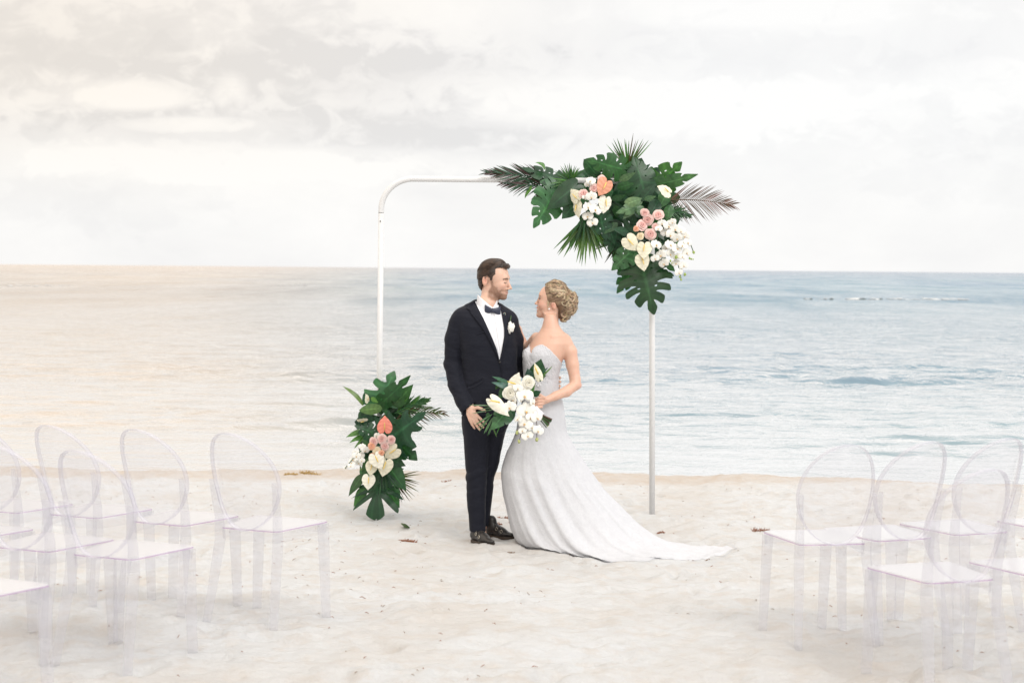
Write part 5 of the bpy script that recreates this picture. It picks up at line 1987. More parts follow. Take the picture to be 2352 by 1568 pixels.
    fj.put(cuff, (cc[0] - 0.09, PY - 0.2, cc[2] - 0.09), (cc[0] + 0.07, PY, cc[2] + 0.05), 0.004, 'carve')
    V, Fq = fj.mesh()
    V = relax(V, Fq, 2, 0.5)
    Nn = vnormals(V, Fq)
    # cloth folds: long soft ones on the body, tight ones at the elbow
    el = Q(1040, 850)
    P2 = V - el
    bend = np.exp(-(P2[:, 0] ** 2 / 0.09 ** 2 + P2[:, 2] ** 2 / 0.13 ** 2))
    fold = fbm((V[:, 2] + 0.35 * V[:, 0]) * 26, V[:, 0] * 5 + V[:, 1] * 4, 8, 2)
    soft = n3(V, 7, 5)
    V = V + Nn * (soft * 0.007 + bend * fold * 0.011 + 0.002 * fold)[:, None]
    mesh_obj('jacket', V, Fq, M_SUIT, root)

    def fy(px, py, off):
        p = Q(px, py)
        y = fj.front_y(p[0], p[2])
        if y is None: y = PY - 0.06
        p = W(px, py, y)
        y2 = fj.front_y(p[0], p[2])
        return W(px, py, (y2 if y2 is not None else y) - off)

    def strip(name, left, right, off, mat, par=root, n=7, m=18, thick=0.004, puff=0.0):
        lo, hi = np.array(left, float), np.array(right, float)
        t = np.linspace(0, 1, m)
        def samp(P):
            d = np.r_[0, np.cumsum(np.linalg.norm(np.diff(P, axis=0), axis=1))]
            d /= d[-1]
            return np.stack([np.interp(t, d, P[:, 0]), np.interp(t, d, P[:, 1])], 1)
        A, Bq = samp(lo), samp(hi)
        V, Fc = [], []
        for i in range(m):
            for j in range(n):
                s_ = j / (n - 1)
                q = A[i] * (1 - s_) + Bq[i] * s_
                V.append(fy(q[0], q[1], off + puff * math.sin(math.pi * s_)))
        nf = len(V)
        for i in range(m - 1):
            for j in range(n - 1):
                Fc.append((i * n + j, i * n + j + 1, (i + 1) * n + j + 1, (i + 1) * n + j))
        # turned edge going back into the cloth
        V += [v + np.array([0, thick + off, 0]) for v in V[:nf]]
        ring = [(i * n) for i in range(m)] + [((m - 1) * n + j) for j in range(1, n)] + [(i * n + n - 1) for i in range(m - 2, -1, -1)] + [j for j in range(n - 2, 0, -1)]
        for a_, b_ in zip(ring, ring[1:] + ring[:1]):
            Fc.append((a_, a_ + nf, b_ + nf, b_))
        return mesh_obj(name, V, Fc, mat, par)

    inL = [(1091, 692), (1100, 711), (1110, 731), (1121, 755), (1131, 778), (1141, 803), (1147, 826)]
    inR = [(1146, 700), (1151, 716), (1154.5, 735), (1158, 755), (1158, 772), (1154, 795), (1148, 826)]
    sh = strip('shirt', inL, inR, 0.003, M_SHIRT, n=15, m=24)
    strip('placket', [(1128, 722), (1134, 760), (1143, 800), (1147, 820)], [(1136, 722), (1142, 760), (1148, 800), (1148.5, 820)], 0.0052, M_SHIRT, sh, n=3)
    strip('lapel', [(1075, 703), (1079, 716), (1093, 733), (1106, 750), (1120, 773), (1134, 800), (1146, 826)],
          [(1090, 692), (1100, 711), (1110.5, 731), (1121.5, 755), (1131.5, 778), (1141.5, 803), (1147.4, 827)], 0.010, M_SUIT, puff=0.004)
    strip('lapel', [(1146.5, 700), (1151.5, 716), (1154.5, 735), (1158, 755), (1158, 772), (1154, 795), (1148, 827)],
          [(1156, 708), (1166, 722), (1167, 737), (1169, 752), (1167, 776), (1158, 805), (1150, 830)], 0.010, M_SUIT, puff=0.004)
    strip('collar_flap', [(1084, 694), (1074, 700), (1071, 707)], [(1092, 697), (1086, 708), (1082, 714)], 0.013, M_SUIT, m=6)
    strip('front_edge', [(1146.5, 826), (1151, 850), (1154, 880), (1153, 915), (1146, 944)], [(1149, 826), (1153.5, 850), (1156.5, 880), (1155.5, 915), (1149, 946)], 0.004, M_SUIT, n=3)
    strip('pocket_flap', [(1073, 886), (1090, 879), (1109, 868)], [(1074, 894), (1091, 888), (1110, 877)], 0.0055, M_SUIT, n=3, m=8)
    strip('breast_pocket', [(1094, 764), (1106, 760), (1116, 759)], [(1095, 768), (1107, 764.5), (1117, 763)], 0.004, M_SUIT, n=3, m=6)
    mbtn = material('dark horn button', (0.03, 0.028, 0.03), 0.25)
    for (bx, by, r) in ((1148.3, 831, 0.0075),):
        p = fy(bx, by, 0.008)
        mb = MB(); mb.add(*tube([p, p + np.array([0, 0.006, 0])], r, 12)); mb.build('button', mbtn, root)
    for i in range(4):
        p = fy(1043.5 + i * 2.4, 916 + i * 4.4, 0.004)
        mb = MB(); mb.add(*tube([p, p + np.array([-0.001, 0.004, 0])], 0.0045, 8)); mb.build('button', mbtn, root)

    # --- shirt collar
    fc = Field(seg_axis((Q(1075, 700)[0], Q(1165, 700)[0], 0.0028)), seg_axis((PY - 0.14, PY + 0.12, 0.0028)), seg_axis((Q(1100, 735)[2], Q(1100, 665)[2], 0.0028)))
    fc.cap(Q(1117.5, 742, -0.01), Q(1119.5, 670, 0.005), 0.074, 0.0625)

    def above(px1, py1, px2, py2):
        p1, p2 = Q(px1, py1), Q(px2, py2)
        n_ = np.array([-(p2[2] - p1[2]), p2[0] - p1[0]])
        n_ = n_ / np.linalg.norm(n_)
        if n_[1] < 0: n_ = -n_
        return lambda X, Y, Z: -((X - p1[0]) * n_[0] + (Z - p1[2]) * n_[1]) + 0 * Y
    big = (Q(1060, 700)[0], PY - 0.2, Q(1100, 740)[2]), (Q(1180, 700)[0], PY + 0.2, Q(1100, 655)[2])
    a1, a2 = above(1097, 677, 1132, 706), above(1132, 706, 1142, 688)
    fc.put(lambda X, Y, Z: np.maximum(a1(X, Y, Z), a2(X, Y, Z)), *big, 0.0, 'carve')
    p1 = Q(1100, 733)
    fc.put(lambda X, Y, Z: (Z - p1[2]) + 0 * X + 0 * Y, *big, 0.0, 'carve')
    V, Fq = fc.mesh()
    V = relax(V, Fq, 1, 0.4)
    cl = mesh_obj('collar', V, Fq, M_SHIRT, sh)

    # --- bow tie
    mb = MB()
    ctr = Q(1131.5, 713, 0)
    yf = PY - 0.088
    ctr = W(1131.5, 713, yf)
    n, m = 13, 9
    for sg in (-1, 1):
        V, Fc = [], []
        for i in range(n):
            u = i / (n - 1)
            hw_ = (4.2 + 7.4 * u ** 0.8) * PXM * (1 - 0.06 * math.sin(u * 3.1))
            xx = sg * (1.5 + 16.5 * u) * PXM
            for j in range(m):
                th = 2 * math.pi * j / m
                cz = math.cos(th) * hw_
                cyy = math.sin(th) * (0.011 * (1 - 0.6 * u) + 0.002) + 0.014 * u * u + 0.004 * math.sin(cz / hw_ * 5) * (1 - u)
                V.append(ctr + np.array([xx, cyy, cz + sg * -0.05 * xx * sg - 0.06 * xx]))
        for i in range(n - 1):
            for j in range(m):
                Fc.append((i * m + j, i * m + (j + 1) % m, (i + 1) * m + (j + 1) % m, (i + 1) * m + j))
        Fc.append(tuple((n - 1) * m + j for j in range(m)))
        mb.add(V, Fc)
    bt = mb.build('bow_tie', M_BOW, root)
    mb = MB()
    mb.add(*blob(ctr - np.array([0, 0.006, 0]), (0.010, 0.010, 0.014), 2, 12, 8))
    mb.build('knot', M_BOW, bt)

    # --- trousers
    ft = Field(seg_axis((Q(1045, 1100)[0], Q(1195, 1100)[0], 0.0045)), seg_axis((PY - 0.19, PY + 0.22, 0.0045)), seg_axis((Q(1100, 1228)[2], Q(1100, 918)[2], 0.0045)))
    ft.loft(rows([(920, 1066, 1180, 0.11), (950, 1063, 1176, 0.118), (972, 1063, 1169, 0.115), (992, 1068, 1158, 0.095)]), 0.0, n=2.5)
    ft.loft(rows([(960, 1063, 1124, 0.105), (985, 1063.5, 1124.5, 0.10), (1035, 1066, 1123.5, 0.085), (1090, 1070, 1119, 0.075), (1120, 1070.5, 1117.5, 0.068), (1160, 1073, 1115.5, 0.062),
                  (1200, 1077, 1114.5, 0.056), (1219, 1079, 1115, 0.056)], -0.02), 0.025, n=2.2)
    ft.loft(rows([(960, 1112, 1171, 0.105, 0.03), (985, 1112, 1163, 0.10, 0.035), (1035, 1110, 1151, 0.082, 0.045), (1068, 1108, 1145, 0.075, 0.055), (1097, 1106, 1135.5, 0.07, 0.065), (1125, 1104, 1133, 0.064, 0.075), (1160, 1102, 1129, 0.058, 0.085),
                  (1205, 1099, 1123, 0.052, 0.095)]), 0.008, n=2.2)
    V, Fq = ft.mesh()
    V = relax(V, Fq, 2, 0.5)
    Nn = vnormals(V, Fq)
    kn = Q(1095, 1097)
    bend = np.exp(-((V[:, 2] - kn[2]) ** 2 / 0.07 ** 2))
    fold = fbm((V[:, 2] - 0.5 * V[:, 0]) * 24, V[:, 0] * 6 + V[:, 1] * 4, 18, 2)
    V = V + Nn * (n3(V, 6, 15) * 0.007 + bend * fold * 0.008 + 0.002 * fold)[:, None]
    # pressed crease down the front
    mesh_obj('trousers', V, Fq, M_SUIT, root)

    # --- shoes: heel and toe on the sand
    def shoe(hx, hy, tx, ty, hpy, tpy, top):
        Hh, Tt = Gd(hx, hpy, 0), Gd(tx, tpy, 0)
        H_ = np.array([*W(hx, hpy, hy)[:2], 0]); T_ = np.array([*W(tx, tpy, ty)[:2], 0])
        zg_ = gz(*(H_ * 0.5 + T_ * 0.5)[:2]) - 0.004
        H_[2] = T_[2] = zg_
        d = (T_ - H_); Ln = np.linalg.norm(d); d = d / Ln
        sdv = np.array([d[1], -d[0], 0])
        Bs = np.array([d, sdv, [0, 0, 1]])
        lo = np.minimum(H_, T_) - 0.07; hi = np.maximum(H_, T_) + 0.07
        fs = Field(seg_axis((lo[0], hi[0], 0.003)), seg_axis((lo[1], hi[1], 0.003)), seg_axis((zg_ - 0.012, zg_ + 0.15, 0.003)))
        fs.frame(H_, Bs)
        fs.cap((0.03, 0, 0.045), (0.035, 0, top), 0.037, 0.036, 0.0, flat=(0, 1, 0), fs=0.82)
        fs.cap((0.032, 0, 0.042), (Ln * 0.50, 0, 0.036), 0.032, 0.034, 0.02, flat=(0, 0, 1), fs=0.9)
        fs.cap((0.05, 0, 0.072), (Ln * 0.60, 0, 0.036), 0.026, 0.027, 0.02)
        fs.cap((Ln * 0.55, 0, 0.030), (Ln - 0.022, 0, 0.024), 0.037, 0.021, 0.02, flat=(0, 0, 1), fs=0.68)
        fs.put(lambda X, Y, Z: (Z - zg_ - 0.012) + 0 * X + 0 * Y, lo - 1, hi + 1, 0.0, 'carve')
        Vx, Fx = fs.mesh()
        Vx = relax(Vx, Fx, 1, 0.4)
        sh_ = mesh_obj('shoe', Vx, Fx, M_LEATHER, root)
        # sole outline
        pts = []
        K = 40
        for i in range(K):
            a_ = 2 * math.pi * i / K
            u = 0.5 - 0.5 * math.cos(a_)
            wdt = np.interp(u, [0, 0.05, 0.25, 0.45, 0.72, 0.92, 1], [0.002, 0.024, 0.031, 0.032, 0.042, 0.026, 0.002])
            pts.append(H_ + d * (u * (Ln + 0.006) - 0.003) + sdv * wdt * (1 if a_ < math.pi else -1))
        V2 = [p + np.array([0, 0, -0.006]) for p in pts] + [p + np.array([0, 0, 0.014]) for p in pts]
        F2 = [(i, (i + 1) % K, K + (i + 1) % K, K + i) for i in range(K)] + [tuple(range(K - 1, -1, -1)), tuple(range(K, 2 * K))]
        mesh_obj('sole', V2, F2, material('worn shoe sole', (0.05, 0.035, 0.025), 0.6), sh_, smooth=False)
        # double monk straps with buckles on the side that faces the camera
        cam_side = 1 if sdv[1] < 0 else -1
        for i_, uu_ in enumerate((0.10, 0.135)):
            pl = [H_ + d * (uu_ - 0.03 * s_) + sdv * cam_side * (0.032 * math.cos(s_ * 1.25) + 0.004) + np.array([0, 0, 0.052 - i_ * 0.014 + 0.036 * math.sin(s_ * 1.25)]) for s_ in np.linspace(0, 1, 6)]
            mb_ = MB(); mb_.add(*tube(pl, 0.0052, 8)); mb_.build('strap', M_LEATHER, sh_)
            c_ = pl[1]
            ring = [c_ + sdv * cam_side * 0.006 + d * 0.008 * math.cos(q) + np.array([0, 0, 0.010 * math.sin(q)]) for q in np.linspace(0, 2 * math.pi, 13)]
            mb_ = MB(); mb_.add(*tube(ring, 0.0018, 6, False)); mb_.build('buckle', M_METAL, sh_)
    shoe(1086, 10.96, 1133, 10.77, 1245, 1258, 0.105)
    shoe(1117, 11.06, 1180, 10.97, 1232, 1240, 0.105)

    # --- boutonniere and lapel pin
    c = fy(1173, 752, 0.022)
    mb = MB()
    for i in range(9):
        a_ = i * 2.4
        r = 0.004 + 0.0016 * i
        mb.add(*blob(c + np.array([r * math.cos(a_), -0.006 + 0.0012 * i, 1.5 * r * math.sin(a_)]), (0.011, 0.006, 0.018), 60 + i, 10, 6))
    bo = mb.build('boutonniere', M_PETAL_W, root)
    mb = MB(); mb.add(*tube([fy(1171.5, 740, 0.012), fy(1173.5, 728, 0.012), fy(1174, 723, 0.010)], [0.004, 0.003, 0.001], 6)); mb.build('sprig', M_STEM, bo)
    p = fy(1158.5, 721, 0.014)
    mb = MB(); mb.add(*tube([p, p + np.array([0, 0.004, 0])], 0.0075, 12)); pin = mb.build('lapel_pin', material('teal enamel', (0.03, 0.12, 0.14), 0.3), root)
    ring = [p + np.array([0.0075 * math.cos(q), -0.001, 0.0075 * math.sin(q)]) for q in np.linspace(0, 2 * math.pi, 15)]
    mb = MB(); mb.add(*tube(ring, 0.0015, 6, False)); mb.build('pin_rim', M_METAL, pin)


# ================================================================= bride
def build_bride():
    g0 = Q(1235, 1262)
    root = empty('person', (g0[0], PY - 0.1, gz(g0[0], PY - 0.1)))
    tag(root, 'blonde bride with a curly updo in a white strapless lace gown with a long train', 'person')
    a = math.radians(4)
    B = np.array([[-math.cos(a), math.sin(a), 0], [-math.sin(a), -math.cos(a), 0], [0, 0, 1]])      # x forward = picture left, y to the camera
    ear = Q(1270.3, 702.2, -0.01)
    HO = ear - 0.064 * B[1]
    s = PXM / 11.636
    cf = lambda u, v: ((670 - u) * s, (830 - v) * s)

    zt = Q(1260, 640)[2] + 0.02
    zw = Q(1260, 960)[2]
    f = Field(seg_axis((Q(1150, 900)[0], Q(1345, 900)[0], 0.0033)), seg_axis((PY - 0.30, PY + 0.26, 0.0036)),
              seg_axis((W(1235, 1255, PY)[2], zw, 0.012), (zw, zt, 0.0033)))
    f.frame(HO, B)
    f.ell((-0.006, 0, 0.066), (0.086, 0.070, 0.080))
    f.ell((0.048, 0, 0.034), (0.050, 0.056, 0.078), 0.03)
    f.ell((0.048, 0, -0.028), (0.048, 0.047, 0.042), 0.025)
    f.ell((0.090, 0, -0.062), (0.020, 0.021, 0.018), 0.022)
    f.ell((0.080, 0, -0.045), (0.020, 0.026, 0.022), 0.02)
    f.cap((0.076, -0.026, 0.066), (0.076, 0.026, 0.066), 0.014, 0.014, 0.015)
    for sd_ in (-1, 1):
        f.ell((0.068, sd_ * 0.036, 0.004), (0.026, 0.021, 0.024), 0.02)
        f.ell((0.098, sd_ * 0.028, 0.044), (0.012, 0.014, 0.010), 0.009, 'carve')
        f.ell((0.080, sd_ * 0.028, 0.043), (0.0125, 0.014, 0.011), 0.003)
    f.ell((0.090, 0, -0.020), (0.016, 0.026, 0.024), 0.014)
    f.cap((0.092, 0, 0.046), (0.109, 0, 0.017), 0.0060, 0.0075, 0.009)
    f.ell((0.1145, 0, 0.0125), (0.0095, 0.009, 0.0075), 0.005)
    for sd_ in (-1, 1):
        f.ell((0.103, sd_ * 0.010, 0.007), (0.009, 0.006, 0.006), 0.004)
    f.cap((0.099, -0.013, -0.013), (0.099, 0.013, -0.013), 0.0052, 0.0052, 0.005)
    f.ell((0.105, 0, -0.0135), (0.0075, 0.013, 0.0042), 0.003)
    f.cap((0.096, -0.012, -0.034), (0.096, 0.012, -0.034), 0.0064, 0.0064, 0.008)
    f.ell((0.1015, 0, -0.0345), (0.0070, 0.012, 0.0046), 0.005)
    f.ell((0.112, 0.0, -0.024), (0.011, 0.016, 0.0042), 0.003, 'carve')
    for sd_ in (-1, 1):
        f.ell((-0.004, sd_ * 0.062, 0.004), (0.015, 0.007, 0.027), 0.006, rot=[[0.94, 0, -0.34], [0, 1, 0], [0.34, 0, 0.94]])
        f.ell((0.002, sd_ * 0.069, 0.006), (0.007, 0.005, 0.014), 0.003, 'carve')
    f.cap((0.010, 0, -0.030), (0.012, 0, -0.125), 0.047, 0.045, 0.03)
    f.frame()
    # torso, three-quarter view
    T = [(722, 1252, 1276, 0.026), (734, 1249, 1280, 0.040), (746, 1246, 1284, 0.050), (754, 1243, 1289, 0.056), (762, 1238, 1295, 0.066), (772, 1230, 1303, 0.080), (788, 1219, 1306, 0.098), (802, 1210, 1301, 0.110),
         (815, 1204, 1297, 0.118), (832, 1201.5, 1291, 0.115), (850, 1203, 1285, 0.102), (870, 1204, 1281, 0.093), (890, 1203, 1282, 0.098), (917, 1200, 1291, 0.112),
         (950, 1193, 1297, 0.12)]
    f.loft(rows([r for r in T if r[0] <= 880] + [(917, 1206, 1282, 0.09), (950, 1204, 1284, 0.09), (985, 1204, 1284, 0.09)]), 0.03, n=2.1)
    f.cap(Q(1268, 773, -0.072), Q(1296, 769, -0.046), 0.005, 0.0055, 0.02)
    # left arm (picture right): bent, hand holding the bouquet
    f.chain([Q(1297, 783, -0.01), Q(1309, 808, -0.02), Q(1315, 838, -0.03), Q(1321, 872, -0.05), Q(1321, 884, -0.065), Q(1301, 899, -0.11), Q(1276, 909, -0.155), Q(1256, 918, -0.19)],
            [0.043, 0.045, 0.041, 0.034, 0.033, 0.033, 0.027, 0.021], 0.012, 0.03)
    f.ell(Q(1331, 885, -0.05), (0.012, 0.014, 0.014), 0.02)                          # elbow point
    # right arm, hand up on the groom's back
    f.chain([Q(1233, 777, 0.06), Q(1216, 796, 0.12), Q(1207, 806, 0.17), Q(1198, 782, 0.185), Q(1190, 756, 0.17), Q(1184, 742, 0.15)],
            [0.040, 0.036, 0.031, 0.028, 0.021, 0.020], 0.014, 0.03)
    for i in range(4):
        f.chain([Q(1186 - i * 1.5, 742 - i * 2.0, 0.145), Q(1181 - i * 2, 733 - i * 1.5, 0.13), Q(1173 - i * 2, 728 - i * 1.2, 0.115)], [0.008, 0.0075, 0.006], 0.001, 0.004)
    # hand around the stems
    h = -0.20
    f.cap(Q(1255, 918, h + 0.01), Q(1242, 924, h), 0.020, 0.024, 0.012, flat=(0, 1, 0), fs=0.75)
    for i in range(4):
        x0, y0 = 1246 - i * 0.6, 913 + i * 7.0
        f.chain([Q(x0, y0, h - 0.012), Q(x0 - 9, y0 + 1.0, h - 0.026), Q(x0 - 16, y0 + 3.0, h - 0.020), Q(x0 - 15, y0 + 4, h + 0.004)],
                [0.0088, 0.0085, 0.0078, 0.0068], 0.001, 0.005)
    f.chain([Q(1250, 913, h - 0.005), Q(1241, 907, h - 0.018), Q(1232, 907, h - 0.02)], [0.010, 0.009, 0.0072], 0.002, 0.006)
    # legs under the gown
    f.chain([Q(1228, 965), Q(1215, 1100), Q(1210, 1230)], [0.06, 0.05, 0.035], 0.02)
    f.chain([Q(1262, 965), Q(1250, 1100), Q(1245, 1230)], [0.06, 0.05, 0.035], 0.02)
    V, Fq = f.mesh()
    V = relax(V, Fq, 1, 0.35)
    L = (V - HO) @ B.T
    ff, ll, uu = L[:, 0], L[:, 1], L[:, 2]
    al = np.abs(ll)
    C = np.repeat(SKIN_F[None], len(V), 0)
    ih = (uu > -0.09) & (np.abs(ll) < 0.1) & (ff > -0.1) & (ff < 0.15)
    cheek = np.exp(-((ff - 0.075) ** 2 + (uu - 0.004) ** 2 + (al - 0.038) ** 2) / 0.024 ** 2)
    C = lerp(C, (0.66, 0.27, 0.20), cheek * 0.55 * ih)
    C = lerp(C, (0.66, 0.28, 0.2), np.exp(-((ff + 0.0) ** 2 + (uu - 0.002) ** 2) / 0.026 ** 2) * (al > 0.058) * 0.45 * ih)
    brow = sstep(0.0038, 0.0012, np.abs(uu - 0.0635 + 10 * (al - 0.026) ** 2)) * (al > 0.010) * (al < 0.046) * (ff > 0.055)
    C = lerp(C, (0.20, 0.11, 0.07), brow * 0.8 * ih)
    eye = (((al - 0.028) / 0.0125) ** 2 + ((uu - 0.0435) / 0.0052) ** 2)
    C = lerp(C, (0.06, 0.035, 0.03), sstep(1.35, 0.9, eye) * (ff > 0.075) * ih)
    C = lerp(C, (0.45, 0.38, 0.34), sstep(0.7, 0.4, eye) * (ff > 0.078) * ih * (al > 0.034))
    lash = sstep(0.003, 0.001, np.abs(uu - 0.0495 + 16 * (al - 0.028) ** 2)) * (np.abs(al - 0.03) < 0.015) * (ff > 0.072)
    C = lerp(C, (0.03, 0.02, 0.02), lash * ih)
    up = sstep(0.0062, 0.0042, np.abs(uu + 0.0132)) * (al < 0.021 - 0 * uu) * (ff > 0.092)
    lo = sstep(0.0068, 0.0048, np.abs(uu + 0.0345)) * (al < 0.018) * (ff > 0.092)
    C = lerp(C, (0.60, 0.16, 0.14), np.clip(up + lo, 0, 1) * 0.85 * ih)
    teeth = (np.abs(uu + 0.0235) < 0.0052) & (al < 0.017) & (ff > 0.088)
    C = lerp(C, (0.82, 0.79, 0.74), teeth * 0.95 * ih)
    C = lerp(C, (0.2, 0.07, 0.06), np.exp(-((ff - 0.106) ** 2 + (uu - 0.0035) ** 2 + (al - 0.006) ** 2) / 0.0042 ** 2) * 0.7 * ih)
    C = lerp(C, (0.38, 0.13, 0.09), np.exp(-((ff - 0.004) ** 2 / 0.005 ** 2 + (uu - 0.002) ** 2 / 0.010 ** 2)) * (al > 0.058) * 0.6 * ih)  # inner shading of the ear, put into the skin colour
    elb = np.exp(-np.sum((V - Q(1330, 888, -0.06)) ** 2, 1) / 0.03 ** 2)
    C = lerp(C, (0.60, 0.27, 0.19), elb * 0.4)
    mesh_obj('body', V, Fq, M_SKIN, root, attrs={'Col': C})

    # --- hair: scalp mass, bun, waves and loose curls
    fh = Field(seg_axis((HO[0] - 0.11, HO[0] + 0.19, 0.003)), seg_axis((HO[1] - 0.12, HO[1] + 0.12, 0.003)), seg_axis((HO[2] - 0.13, HO[2] + 0.18, 0.003)))
    fh.frame(HO, B)
    fh.ell((-0.010, 0, 0.070), (0.096, 0.079, 0.088))
    hp = [cf(*p) for p in [(440, 60), (440, 320), (455, 440), (490, 560), (500, 640), (500, 730), (560, 765), (640, 745), (740, 770), (790, 860), (800, 1000), (780, 1180), (1600, 1200), (1600, 60)]]

    def clipf(X, Y, Z):
        x = (X - HO[0]) * B[0, 0] + (Y - HO[1]) * B[0, 1] + 0 * Z
        z = (Z - HO[2]) + 0 * x
        return -poly_sd(hp, x, z)
    fh.put(clipf, (HO[0] - 0.2, HO[1] - 0.2, HO[2] - 0.2), (HO[0] + 0.25, HO[1] + 0.2, HO[2] + 0.22), 0.006, 'carve')
    fh.ell((-0.085, 0, 0.020), (0.062, 0.062, 0.080), 0.03)
    fh.ell((-0.062, 0, -0.055), (0.034, 0.040, 0.042), 0.02)
    V, Fq = fh.mesh()
    Nn = vnormals(V, Fq)
    L = (V - HO) @ B.T
    comb = fbm((L[:, 2] + 0.35 * L[:, 0]) * 75, L[:, 1] * 20 + L[:, 0] * 10, 15, 3)
    V = V + Nn * (comb[:, None] * 0.0035)
    C = np.repeat(np.array([[0.19, 0.125, 0.082]]), len(V), 0)
    C = lerp(C, (0.36, 0.28, 0.19), np.clip(comb * 1.5 + 0.35, 0, 1))
    dark = np.exp(-((L[:, 0] + 0.045) ** 2 / 0.030 ** 2 + (L[:, 2] + 0.055) ** 2 / 0.055 ** 2))
    C = lerp(C, (0.075, 0.045, 0.032), dark * 0.85)
    hair = mesh_obj('hair', V, Fq, M_HAIR, root, attrs={'Col': C})
    mb = MB()
    rr = np.random.default_rng(21)
    tones = [(0.50, 0.41, 0.29), (0.40, 0.31, 0.21), (0.30, 0.22, 0.15), (0.58, 0.49, 0.36), (0.21, 0.15, 0.105)]

    def on_scalp(ff_, th, lift=0.0):
        """surface point: ff_ front-back position, th angle over the head from the camera side (0) to the top (pi/2)"""
        c, r = np.array([-0.010, 0, 0.070]), np.array([0.098, 0.081, 0.090]) + lift
        k = math.sqrt(max(0.02, 1 - ((ff_ - c[0]) / r[0]) ** 2))
        return np.array([ff_, c[1] + r[1] * k * math.cos(th), c[2] + r[2] * k * math.sin(th)])

    def add_lock(pts, r0, col):
        n_ = len(pts)
        rs = [r0 * (0.55 + 0.45 * math.sin(math.pi * min(1, (i + 1) / n_ * 1.1))) for i in range(n_)]
        v, fc = tube([HO + p @ B for p in pts], rs, 5)
        mb.add(v, fc, [(*[c_ * (1 + rr.uniform(-0.12, 0.12)) for c_ in col], 1)] * len(v))
    # waves swept back from the hairline, in coherent locks
    for i in range(64):
        side = 1 if rr.random() < 0.8 else -1
        th = rr.uniform(-0.15, math.pi / 2 + 0.2)
        f0 = rr.uniform(0.0, 0.056) * (0.55 + 0.45 * math.sin(max(th, 0)))
        if th < 0.25: f0 = rr.uniform(-0.02, 0.028)
        f1 = -rr.uniform(0.070, 0.098)
        tt = th * rr.uniform(0.55, 0.8) + rr.uniform(-0.25, 0.1)
        ph, am, fr, lift = rr.uniform(0, 6.28), rr.uniform(0.003, 0.008), rr.uniform(1.2, 2.4), rr.uniform(0.002, 0.008)
        col = tones[rr.choice(5, p=[0.20, 0.27, 0.28, 0.10, 0.15])]
        for b_ in range(9):
            dth, df, r_ = rr.normal(0, 0.035), rr.normal(0, 0.002), rr.uniform(0.0009, 0.0017)
            pts = []
            for k in range(20):
                t_ = k / 19
                fx = f0 + df + (f1 - f0) * t_
                thk = th + dth + (tt - th) * t_ ** 1.2
                p = on_scalp(fx, thk, 0.0005 + lift * math.sin(t_ * math.pi) - abs(dth) * 0.03)
                p[2] += am * math.sin(ph + fr * t_ * 6.28) * (0.3 + t_)
                p[1] *= side
                pts.append(p)
            add_lock(pts, r_, col)
    # soft looping curls over the bun, each a little bundle of strands
    for i in range(120):
        u = rr.normal(0, 1, 3)
        u[0] = -abs(u[0]) if rr.random() < 0.55 else u[0]
        if rr.random() < 0.75: u[1] = abs(u[1])
        u /= np.linalg.norm(u)
        if u[0] > 0.5: continue
        c0 = np.array([-0.085, 0, 0.020]) + u * np.array([0.064, 0.064, 0.084])
        if rr.random() < 0.2: c0 = np.array([-0.066, 0, -0.055]) + u * np.array([0.036, 0.042, 0.040])
        t1 = np.cross(u, rr.normal(0, 1, 3)); t1 /= np.linalg.norm(t1)
        t2 = np.cross(u, t1)
        R_, turns, drift = rr.uniform(0.010, 0.024), rr.uniform(0.45, 1.0), rr.uniform(-0.02, 0.02)
        a0 = rr.uniform(0, 6.28)
        col = tones[rr.choice(5, p=[0.26, 0.26, 0.22, 0.16, 0.10])]
        for b_ in range(9):
            off, rk = rr.normal(0, 0.0019, 3), rr.uniform(0.84, 1.16)
            pts = []
            for k in range(16):
                t_ = k / 15
                an = a0 + turns * 6.28 * t_
                rad = R_ * (1 - 0.30 * t_) * rk
                pts.append(c0 + off + t1 * (rad * math.cos(an) + drift * t_) + t2 * rad * math.sin(an) * 0.8 + u * (0.001 + 0.006 * math.sin(3.14 * t_)))
            add_lock(pts, rr.uniform(0.0009, 0.0017), col)
    # loose strands by the temple and stray flyaways at the back
    for i in range(9):
        pts = [np.array([0.036 + 0.006 * math.sin(t_ * 5 + i) - 0.002 * i, 0.060 + 0.004 * t_, 0.085 - 0.105 * t_ + 0.003 * i]) for t_ in np.linspace(0, 1, 12)]
        add_lock(pts, 0.0013, tones[i % 4])
    for i in range(40):
        u = rr.normal(0, 1, 3); u /= np.linalg.norm(u)
        c0 = np.array([-0.09, 0, 0.02]) + u * np.array([0.066, 0.06, 0.086])
        pts = [c0 + u * 0.014 * t_ + np.array([0.0, 0, -0.012 * t_ * t_]) + np.array([0.006 * math.sin(t_ * 7 + i), 0, 0.006 * math.cos(t_ * 6 + i)]) for t_ in np.linspace(0, 1, 8)]
        add_lock(pts, 0.0009, tones[3])
    lk = mb.build('curls', M_HAIR, hair)
    mb = MB(); p = Q(1260.6, 709.5, -0.01); p = HO + np.array([0.026, 0.060, -0.021]) @ B
    mb.add(*blob(p, (0.0062,) * 3, 5, 12, 8)); mb.build('earring', M_PEARL, root)

    # --- bodice
    fb = Field(seg_axis((Q(1185, 900)[0], Q(1305, 900)[0], 0.0033)), seg_axis((PY - 0.15, PY + 0.15, 0.0036)), seg_axis((Q(1240, 935)[2], Q(1240, 780)[2], 0.0033)))
    fb.loft(rows([r for r in T if r[0] >= 772 and r[0] <= 890]), 0, n=2.1, grow=0.0045)
    fb.ell(Q(1237, 815, -0.085), (0.050, 0.034, 0.048), 0.02)                      # cups
    fb.ell(Q(1211, 815, -0.050), (0.032, 0.040, 0.045), 0.02)
